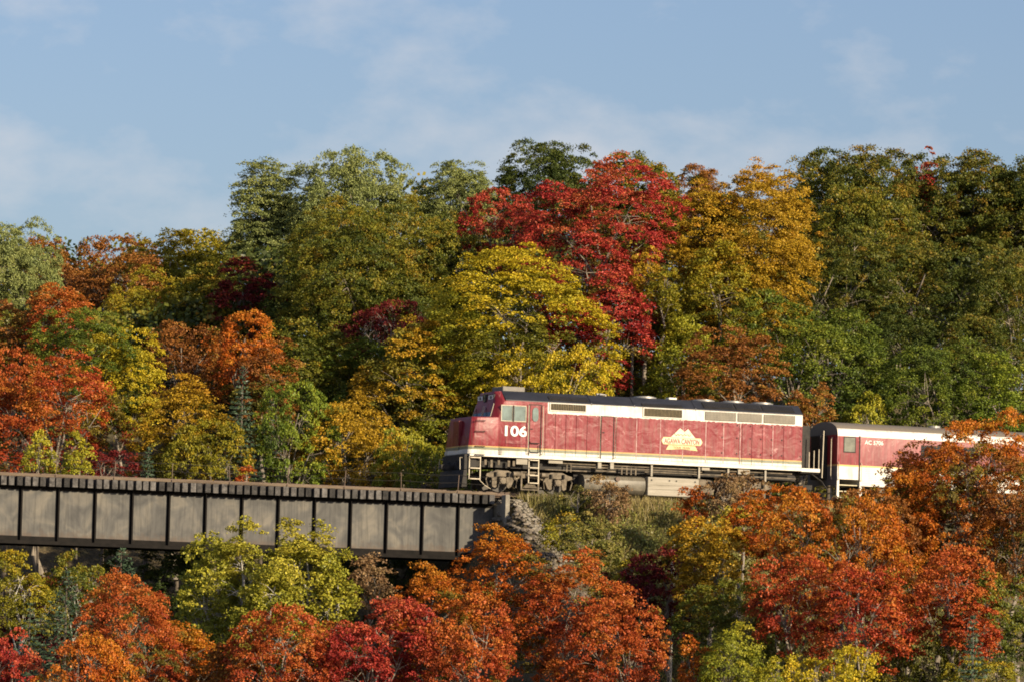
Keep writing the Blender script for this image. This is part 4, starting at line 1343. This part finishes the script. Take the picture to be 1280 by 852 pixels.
T_(M_, 390, 395, 540, 110, 304, 'olive', 'dark shaded olive tree behind the bright green maple', 8, group=BT)
T_(M_, 330, 420, 560, 70, 300, 'rust', 'dull russet shaded sapling between the spruce and the bright green maple', 5, group=BT)
T_(M_, 500, 395, 570, 130, 299, 'amber', 'golden-orange maple with separate sprays left of the yellow maple', 11, group=BT, dens=.75)
T_(M_, 440, 500, 612, 120, 291, 'amber', 'low golden maple behind the deck left of the locomotive nose', 9, group=BT)
T_(M_, 520, 535, 618, 90, 289, 'yellowgreen', 'yellow-green bush-like maple just left of the locomotive nose', 7, group=BT)
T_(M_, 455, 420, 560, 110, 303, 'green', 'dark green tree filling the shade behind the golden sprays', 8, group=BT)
T_(M_, 640, 298, 520, 210, 300, 'yellow', 'large bright yellow maple directly above the locomotive cab', 18, group=BT)
T_(M_, 560, 360, 590, 130, 300, 'yellowgreen', 'yellow-green maple beside the big yellow one, above the nose', 11, group=BT)
T_(M_, 690, 430, 560, 150, 297, 'yellow', 'lower yellow maple crown touching the locomotive roof line', 10, group=BT)
T_(O_, 820, 330, 560, 110, 312, 'olive', 'dark olive tree behind the bare pale trunks beside the red maple', 9, group=BT, dens=.8)
T_(M_, 865, 395, 560, 110, 303, 'yellowgreen', 'shaded green and yellow maple behind the locomotive roof fans', 9, group=BT)
T_(M_, 915, 405, 540, 110, 298, 'rust', 'rust-red bushy maple above the rear roof fans', 9, group=BT)
T_(M_, 1015, 365, 540, 190, 303, 'green', 'broad green maple above the gap between locomotive and coach', 13, group=BT)
T_(M_, 1012, 478, 570, 60, 297, 'rust', 'brown-red bush in the gap between locomotive and coach', 6, group=BT)
T_(M_, 1080, 488, 570, 60, 299, 'yellowgreen', 'small yellow-green maple rising over the coach roof', 6, group=BT)
T_(M_, 1165, 420, 570, 150, 302, 'green', 'green maple behind the coach roof in the middle of its length', 11, group=BT)
T_(M_, 1255, 440, 590, 120, 302, 'brightgreen', 'light green maple behind the coach at the right frame edge', 9, group=BT)
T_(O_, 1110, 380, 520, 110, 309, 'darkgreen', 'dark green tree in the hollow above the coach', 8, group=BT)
T_(O_, 1230, 395, 500, 110, 310, 'oak', 'bronze-tinted oak above the light green maple', 8, group=BT)
T_(O_, 960, 320, 450, 100, 312, 'darkgreen', 'dark green tree between the golden maple and the right-hand oaks', 8, group=BT)
T_(O_, 380, 330, 480, 120, 318, 'olive', 'olive oak limb mass against the dark red maple', 9, group=BT)
spruce(304, 456, 606, 62, 289, 'blue-green spruce standing behind the bridge deck', BT)
spruce(186, 558, 612, 26, 286, 'tiny spruce poking up behind the bridge deck', BT)
spruce(340, 500, 606, 46, 294, 'darker spruce beside the blue-green one behind the deck', BT)
T_('cedar_sapling', 50, 536, 625, 46, 286, 'yellowgreen', 'narrow yellow-green sapling in front of the scarlet maple', 5, group=BT, form='cone')
T_('cedar_sapling', 98, 538, 625, 48, 286, 'yellowgreen', 'second narrow yellow-green sapling, a little nearer the spruce', 5, group=BT, form='cone')
T_(SH, 308, 582, 612, 26, 286, 'redorange', 'little orange-red shrub behind the bridge deck', 4, group=BT, cat='shrub', form='shrub')
T_(SH, 130, 560, 612, 90, 288, 'darkred', 'dark red shrub behind the deck beside the scarlet maple', 6, group=BT, cat='shrub', form='shrub')
T_(SH, 590, 560, 625, 80, 293, 'green', 'green shrub seen past the front of the locomotive', 5, group=BT, cat='shrub', form='shrub')

# --- behind and under the bridge
T_(B_, 30, 686, 820, 125, 272.3, 'olivegold', 'golden birch with a white stem under the left end of the bridge', 9, bark='birch_bark', group='trees under the bridge')
T_(B_, 100, 688, 790, 80, 273, 'olive', 'second birch under the bridge with a leaning white stem', 7, bark='birch_bark', group='trees under the bridge')
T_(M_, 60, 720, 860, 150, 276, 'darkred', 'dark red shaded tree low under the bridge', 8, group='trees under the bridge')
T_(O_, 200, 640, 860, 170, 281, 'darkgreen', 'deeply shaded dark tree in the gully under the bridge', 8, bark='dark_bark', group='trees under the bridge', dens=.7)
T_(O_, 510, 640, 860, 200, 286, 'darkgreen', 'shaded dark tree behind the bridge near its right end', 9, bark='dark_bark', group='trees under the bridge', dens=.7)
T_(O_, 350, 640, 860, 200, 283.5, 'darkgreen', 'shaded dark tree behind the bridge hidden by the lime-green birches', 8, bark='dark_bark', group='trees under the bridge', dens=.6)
spruce(152, 684, 820, 125, 274, 'blue-green spruce under the bridge right of the birches', 'trees under the bridge')
spruce(84, 712, 870, 120, 264, 'spruce below the birches at the lower left', FT)
spruce(38, 752, 860, 50, 268, 'thin dark spruce at the lower left beside the crimson maple', FT)

# --- foreground
T_(M_, 8, 784, 900, 85, 250, 'crimson', 'crimson maple in the bottom left corner', 8, group=FT)
T_(M_, 165, 710, 930, 165, 252, 'redorange', 'pointed orange-red maple below the bridge at lower left', 14, group=FT, form='cone')
T_(M_, 105, 790, 900, 110, 249, 'orange', 'low orange maple at the foot of the pointed orange-red one', 8, group=FT)
T_(M_, 225, 770, 900, 90, 256, 'orange', 'orange maple tucked between the pointed maple and the lime birch', 7, group=FT)
T_(B_, 304, 641, 850, 72, 262, 'lime', 'lime-green birch whose spire stands highest in front of the girders', 8, bark='birch_bark', group=FT, form='cone')
T_(B_, 266, 664, 850, 90, 263, 'lime', 'lime-green birch at the left shoulder of the birch clump', 8, bark='birch_bark', group=FT, form='tall')
T_(B_, 378, 645, 850, 92, 262, 'lime', 'broad lime-green birch, the right-hand peak in front of the girders', 9, bark='birch_bark', group=FT, form='tall')
T_(B_, 418, 684, 860, 70, 261, 'lime', 'low lime-green birch ending the clump towards the tan sapling', 7, bark='birch_bark', group=FT, form='tall')
T_(B_, 342, 690, 860, 90, 260, 'lime', 'lower lime-green birch between the two birch peaks', 7, bark='birch_bark', group=FT)
T_(M_, 345, 752, 900, 115, 250, 'redorange', 'coral-red maple at the bottom below the lime birches', 9, group=FT)
T_(M_, 290, 790, 900, 90, 252, 'rust', 'rusty maple at the bottom between orange and coral crowns', 7, group=FT)
T_(M_, 462, 690, 790, 60, 262, 'tan', 'thin tan and pink sapling under the girder', 6, group=FT, dens=.5, form='tall')
T_(M_, 465, 745, 900, 130, 251, 'crimson', 'rose-red maple at the bottom with bare pale stems', 9, group=FT, dens=.8)
T_(M_, 410, 770, 900, 80, 253, 'redorange', 'brick-red maple at the bottom between coral and rose-red ones', 7, group=FT)
T_(M_, 535, 700, 900, 110, 254, 'orange', 'bright orange maple below the right end of the girder', 10, group=FT, form='tall')
T_(M_, 625, 652, 860, 130, 256, 'orange', 'orange maple whose top overlaps the bridge abutment', 13, group=FT, form='tall')
T_(M_, 590, 740, 900, 120, 250, 'redorange', 'shaded red-orange maple at the bottom centre', 9, group=FT)
T_(M_, 712, 684, 900, 130, 254, 'redorange', 'red-orange maple in front of the weedy slope', 12, group=FT, form='tall')
T_(M_, 775, 745, 900, 110, 251, 'redorange', 'rounded coral-orange maple at the bottom right of centre', 9, group=FT)
T_(M_, 825, 682, 830, 110, 266, 'darkred', 'dark maroon shaded maple at the foot of the weedy slope', 9, group=FT)
T_(M_, 760, 712, 800, 60, 268, 'darkred', 'small maroon maple in shade behind the coral-orange one', 5, group=FT)
T_(M_, 890, 640, 790, 90, 262, 'amber', 'gold-leaved maple with loose sprays below the rear bogie', 9, group=FT, dens=.7)
T_(M_, 855, 650, 760, 60, 266, 'amber', 'thin golden sapling on the weedy slope', 6, group=FT, dens=.5, form='tall')
T_(M_, 910, 720, 870, 120, 257, 'olive', 'shaded olive tree at the bottom below the gold-leaved maple', 8, group=FT)
T_(M_, 975, 603, 720, 115, 263, 'orange', 'orange maple hiding the rear bogie of the locomotive', 10, group=FT)
T_(M_, 905, 592, 650, 50, 275, 'tan', 'tan bush in front of the rear bogie', 5, group=FT, form='shrub', cat='shrub', dens=.8)
T_(M_, 1045, 615, 790, 165, 258, 'orange', 'wide brick-orange maple in front of the coach steps', 14, group=FT)
T_(M_, 990, 690, 830, 110, 254, 'scarlet', 'scarlet-orange maple in the lower right with layered sprays', 9, group=FT)
T_(M_, 1085, 606, 770, 110, 260, 'rust', 'rust-orange maple covering the coach door side', 11, group=FT)
T_(M_, 1230, 508, 740, 165, 262, 'orange', 'tall orange maple whose peak rises above the coach roof', 17, group=FT, form='tall')
T_(M_, 1138, 556, 720, 80, 264, 'redorange', 'leggy red-orange maple spreading over the coach window', 9, group=FT, dens=.75)
T_(M_, 1190, 548, 800, 140, 265, 'rust', 'dense rusty orange crown filling behind the tall orange maple', 9, group=FT)
T_(M_, 1120, 590, 800, 110, 262, 'orange', 'orange maple at the foot of the leggy red-orange one', 9, group=FT)
T_(M_, 1275, 560, 760, 100, 260, 'rust', 'rusty orange maple cut by the right frame edge', 9, group=FT)
T_(M_, 1080, 700, 850, 130, 252, 'scarlet', 'deep scarlet maple with pale bare stems at the lower right', 10, group=FT)
T_(M_, 1185, 680, 830, 130, 254, 'redorange', 'brick-red maple over the small spruce at the lower right', 10, group=FT)
T_(M_, 1250, 710, 880, 120, 255, 'olive', 'dark olive tree at the right edge near the bottom', 9, group=FT)
T_(M_, 1140, 790, 900, 120, 256, 'olive', 'shaded olive tree at the bottom behind the small spruce', 8, group=FT)
T_(M_, 1215, 745, 830, 70, 252, 'scarlet', 'small red maple spray beside the lower right spruce', 6, group=FT)
T_(M_, 915, 776, 900, 105, 247, 'yellowgreen', 'yellow-green maple at the bottom edge right of centre', 9, group=FT, form='tall')
T_(M_, 1035, 806, 900, 110, 247, 'yellow', 'bright yellow maple at the bottom edge in the lower right', 8, group=FT)
T_(M_, 868, 790, 900, 50, 248, 'orange', 'little orange maple at the bottom beside the yellow-green one', 5, group=FT)
T_(M_, 962, 820, 900, 50, 246, 'yellowgreen', 'narrow yellow-green sapling between the two bottom yellow crowns', 5, group=FT, form='cone')
T_(M_, 1235, 820, 900, 110, 250, 'olivegold', 'olive and gold maple in the bottom right corner', 8, group=FT)
spruce(1217, 768, 880, 52, 246, 'blue-green little spruce at the lower right bottom edge', FT)

# --- shrubs on the embankment
ES = 'shrubs on the embankment'
T_(SH, 762, 594, 650, 80, 277.5, 'tan', 'tan shrub growing in front of the fuel tank', 6, group=ES, form='shrub', cat='shrub', dens=.8, leaf=.12)
T_(SH, 722, 606, 640, 50, 278, 'weeds', 'straw-coloured bush below the front bogie', 5, group=ES, form='shrub', cat='shrub', dens=.7, leaf=.12)
T_(SH, 740, 640, 720, 90, 271, 'weeds', 'straw-green bush in the middle of the embankment', 9, group=ES, form='shrub', cat='shrub', dens=.7, leaf=.12)
T_(SH, 700, 640, 690, 70, 274, 'olivegold', 'brown-olive bush beside the rocky edge of the embankment', 5, group=ES, form='shrub', cat='shrub', dens=.8, leaf=.12)
T_(SH, 930, 588, 640, 60, 277.5, 'tan', 'tan leafy bush in front of the rear bogie wheels', 5, group=ES, form='shrub', cat='shrub', dens=.9, leaf=.13)
T_(SH, 870, 606, 660, 50, 276, 'orange', 'small orange shrub below the end of the battery box', 5, group=ES, form='shrub', cat='shrub', dens=.7, leaf=.13)
T_(SH, 790, 690, 740, 70, 268, 'olivegold', 'pale olive shrub at the lower edge of the weedy embankment', 5, group=ES, form='shrub', cat='shrub', dens=.7, leaf=.13)
T_(SH, 925, 625, 690, 90, 272, 'olivegold', 'olive shrub below the rear bogie on the embankment', 6, group=ES, form='shrub', cat='shrub', dens=.8, leaf=.13)


# --- the wood that goes on behind the rows of single trees and beyond both sides of the view
def woods():
    r = np.random.default_rng(21)
    sk_x = [-2600, -900, -300, 0, 120, 280, 320, 440, 520, 640, 700, 860, 960, 1100, 1280, 1700, 2600, 4500]
    sk_y = [360, 330, 320, 330, 335, 320, 260, 230, 240, 235, 225, 240, 240, 212, 212, 230, 260, 320]
    Ps, Cs = [], []
    for Yc, n, lo, hi, dz in ((347, 90000, -400, 1500, 16), (320, 50000, -60, 1340, 85), (352, 12000, -2600, -200, 0), (352, 10000, 1400, 4200, 0)):
        ncl = n // 26
        px = r.uniform(lo, hi, ncl)
        Yv = Yc + r.normal(0, 2.2, ncl)
        topy = np.interp(px, sk_x, sk_y) + dz + 14 * np.sin(px * .07) + 9 * np.sin(px * .19 + 1)
        k = Yv / FPX
        zt = (PITCH_T - (topy - 426) / FPX - (px - 640) / FPX * math.sin(ROLL)) * Yv
        x = (px - 640) * k
        gz_ = terrain(x, Yv)
        z = gz_ + (zt - gz_) * (1 - r.random(ncl) ** 1.25)
        z = np.maximum(z, gz_ + .5)
        c = np.stack([x, Yv, z], 1)
        idx = np.repeat(np.arange(ncl), 22)
        p = c[idx] + r.normal(0, 1, (len(idx), 3)) * np.array([.6, .5, .26])
        t = .35 + .3 * np.sin(px * .05 + 1) + r.normal(0, .12, ncl)
        pal = PAL['olive'] if hi > 0 else PAL['green']
        Cs.append(color_var(pal, t[idx] + r.normal(0, .08, len(idx)), r) * r.uniform(.7, 1.1, len(idx))[:, None])
        Ps.append(p)
    P = np.concatenate(Ps); col = np.concatenate(Cs)
    me = leaves_mesh('woodland', P, np.tile([0, -.5, .7], (len(P), 1)), .30, col, r)
    link('woodland', me, None, None, label='mass of olive and green woodland behind the rows of hillside trees', cat='woodland', kind='stuff')


PITCH_T = math.tan(PITCH)
woods()


# --- weeds over the embankment
def weeds():
    r = np.random.default_rng(5)
    n = 90000
    a = r.uniform(2.2, 21, n); nn = 1.9 + 17 * r.random(n) ** 1.25
    keep = a > 2.25 + .14 * np.maximum(0, nn - 1.8)
    a, nn = a[keep], nn[keep]
    den = .5 + .5 * np.sin(a * 1.3 + np.sin(nn * 1.1) * 1.5) * np.sin(nn * .9 + 1)
    k2 = r.random(len(a)) < .35 + .65 * den
    a, nn, den = a[k2], nn[k2], den[k2]
    n = len(a)
    wx = LOCO0.x + xl.x * a - yl.x * nn; wy = LOCO0.y + xl.y * a - yl.y * nn
    z = terrain(wx, wy)
    h = r.uniform(.18, .55, n) * (.6 + .7 * den) * np.clip(1.25 - np.abs(nn - 3.2) * .12, .85, 1.2)
    bx, by = r.normal(0, .16, n) * h * 2, r.normal(0, .16, n) * h * 2
    w = r.uniform(.015, .04, n); th = r.uniform(0, math.pi, n)
    V = np.empty((n, 3, 3))
    V[:, 0] = np.stack([wx - np.cos(th) * w, wy - np.sin(th) * w, z - .03], 1)
    V[:, 1] = np.stack([wx + np.cos(th) * w, wy + np.sin(th) * w, z - .03], 1)
    V[:, 2] = np.stack([wx + bx, wy + by, z + h], 1)
    me = bpy.data.meshes.new('weeds')
    me.vertices.add(n * 3); me.vertices.foreach_set('co', V.reshape(-1).astype(np.float32))
    me.loops.add(n * 3); me.loops.foreach_set('vertex_index', np.arange(n * 3, dtype=np.int32))
    me.polygons.add(n); me.polygons.foreach_set('loop_start', np.arange(n, dtype=np.int32) * 3)
    t = .45 + .30 * np.sin(a * .8 + 1) * np.sin(nn * .7) + r.normal(0, .16, n)
    pal = [(.09, .095, .03), (.20, .18, .05), (.35, .28, .10), (.45, .35, .16)]
    col = color_var(pal, t, r) * r.uniform(.75, 1.2, n)[:, None]
    at_ = me.attributes.new('Col', 'FLOAT_COLOR', 'POINT')
    c = np.ones((n, 3, 4), np.float32); c[:, :, :3] = col[:, None, :]
    at_.data.foreach_set('color', c.reshape(-1))
    me.update(calc_edges=True); me.materials.append(MAT['leaf'])
    link('tall_grass', me, None, None, label='dry tall grass and weeds covering the embankment below the train', cat='grass', kind='stuff')
    # small leaves among the weeds
    n = 62000
    a = r.uniform(3, 21, n); nn = r.uniform(3, 19, n)
    keep = a > 2.3 + .12 * (nn - 1.8)
    a, nn = a[keep], nn[keep]; n = len(a)
    den = .5 + .5 * np.sin(a * 1.7 + 2 + np.sin(nn * 1.4)) * np.sin(nn * 1.2)
    wx = LOCO0.x + xl.x * a - yl.x * nn; wy = LOCO0.y + xl.y * a - yl.y * nn
    P = np.stack([wx, wy, terrain(wx, wy) + r.uniform(.02, .55, n) * (.3 + den)], 1)
    t = .5 + .3 * np.sin(a * .9) * np.cos(nn * .8) + r.normal(0, .15, n)
    col = color_var(PAL['weeds'][:2] + [(.20, .23, .05), (.34, .20, .07)], t, r) * r.uniform(.7, 1.2, n)[:, None]
    me = leaves_mesh('undergrowth', P, np.tile([0, -.4, .8], (n, 1)), .11, col, r)
    link('undergrowth', me, None, None, label='low leafy undergrowth among the dry grass of the embankment', cat='undergrowth', kind='stuff')


weeds()


# --- rocks on the shaded end of the embankment and along its edge
def rocks():
    r = np.random.default_rng(9)
    mb = MB()
    ico = bmesh.new(); bmesh.ops.create_icosphere(ico, subdivisions=1, radius=1)
    vs = np.array([v.co for v in ico.verts]); fs = [tuple(v.index for v in f.verts) for f in ico.faces]; ico.free()
    for i in range(420):
        nn = r.uniform(1.5, 14)
        xr = 1.75 + .12 * max(0, nn - 1.8)
        d = abs(r.normal(0, .6)) if i % 3 else -r.uniform(0, .35)
        a = xr - d
        x = LOCO0.x + xl.x * a - yl.x * nn; y = LOCO0.y + xl.y * a - yl.y * nn
        s = r.uniform(.06, .19) * (1.0 if i % 3 else .5)
        z = ground_z(x, y) + s * .15
        v = vs * r.uniform(.7, 1.2, (len(vs), 1)) * s * np.array([1, r.uniform(.7, 1.2), r.uniform(.5, .8)])
        mb.add([(x + p[0], y + p[1], z + p[2]) for p in v], fs)
    pe = MB()
    for i in range(800):
        nn = r.uniform(1.2, 7.5)
        a = 1.75 + .12 * max(0, nn - 1.8) + r.uniform(-.15, .60)
        x = LOCO0.x + xl.x * a - yl.x * nn; y = LOCO0.y + xl.y * a - yl.y * nn
        s = r.uniform(.025, .08)
        z = ground_z(x, y) + s * .3 + .05
        v = vs * r.uniform(.7, 1.2, (len(vs), 1)) * s * np.array([1.2, 1.2, .7])
        pe.add([(x + p[0], y + p[1], z + p[2]) for p in v], fs)
    pe.build('gravel', MAT['pale_rock'], None, label='pale gravel spilling down the edge of the embankment beside the abutment', cat='gravel', kind='stuff')
    mb.build('rubble', MAT['rock'], None, label='grey broken rocks on the steep end of the embankment by the abutment', cat='rocks', kind='stuff')


rocks()
p = at(841, 679, 268)
gz = ground_z(p.x, p.y)
MB().tube([(p.x, p.y, gz - .1), (p.x + .02, p.y, p.z + .1)], [.10, .085], 9).build('marker_stump', MAT['tan_post'], None, bevel=.01,
    label='short pale post sticking up at the foot of the weedy slope', cat='post')
print('LEAVES', NLEAF, 'PROTOS', len(PROTO), 'TRIS', sum(len(m.loop_triangles) if m.loop_triangles else sum(len(q.vertices) - 2 for q in m.polygons[:0]) for m in bpy.data.meshes))
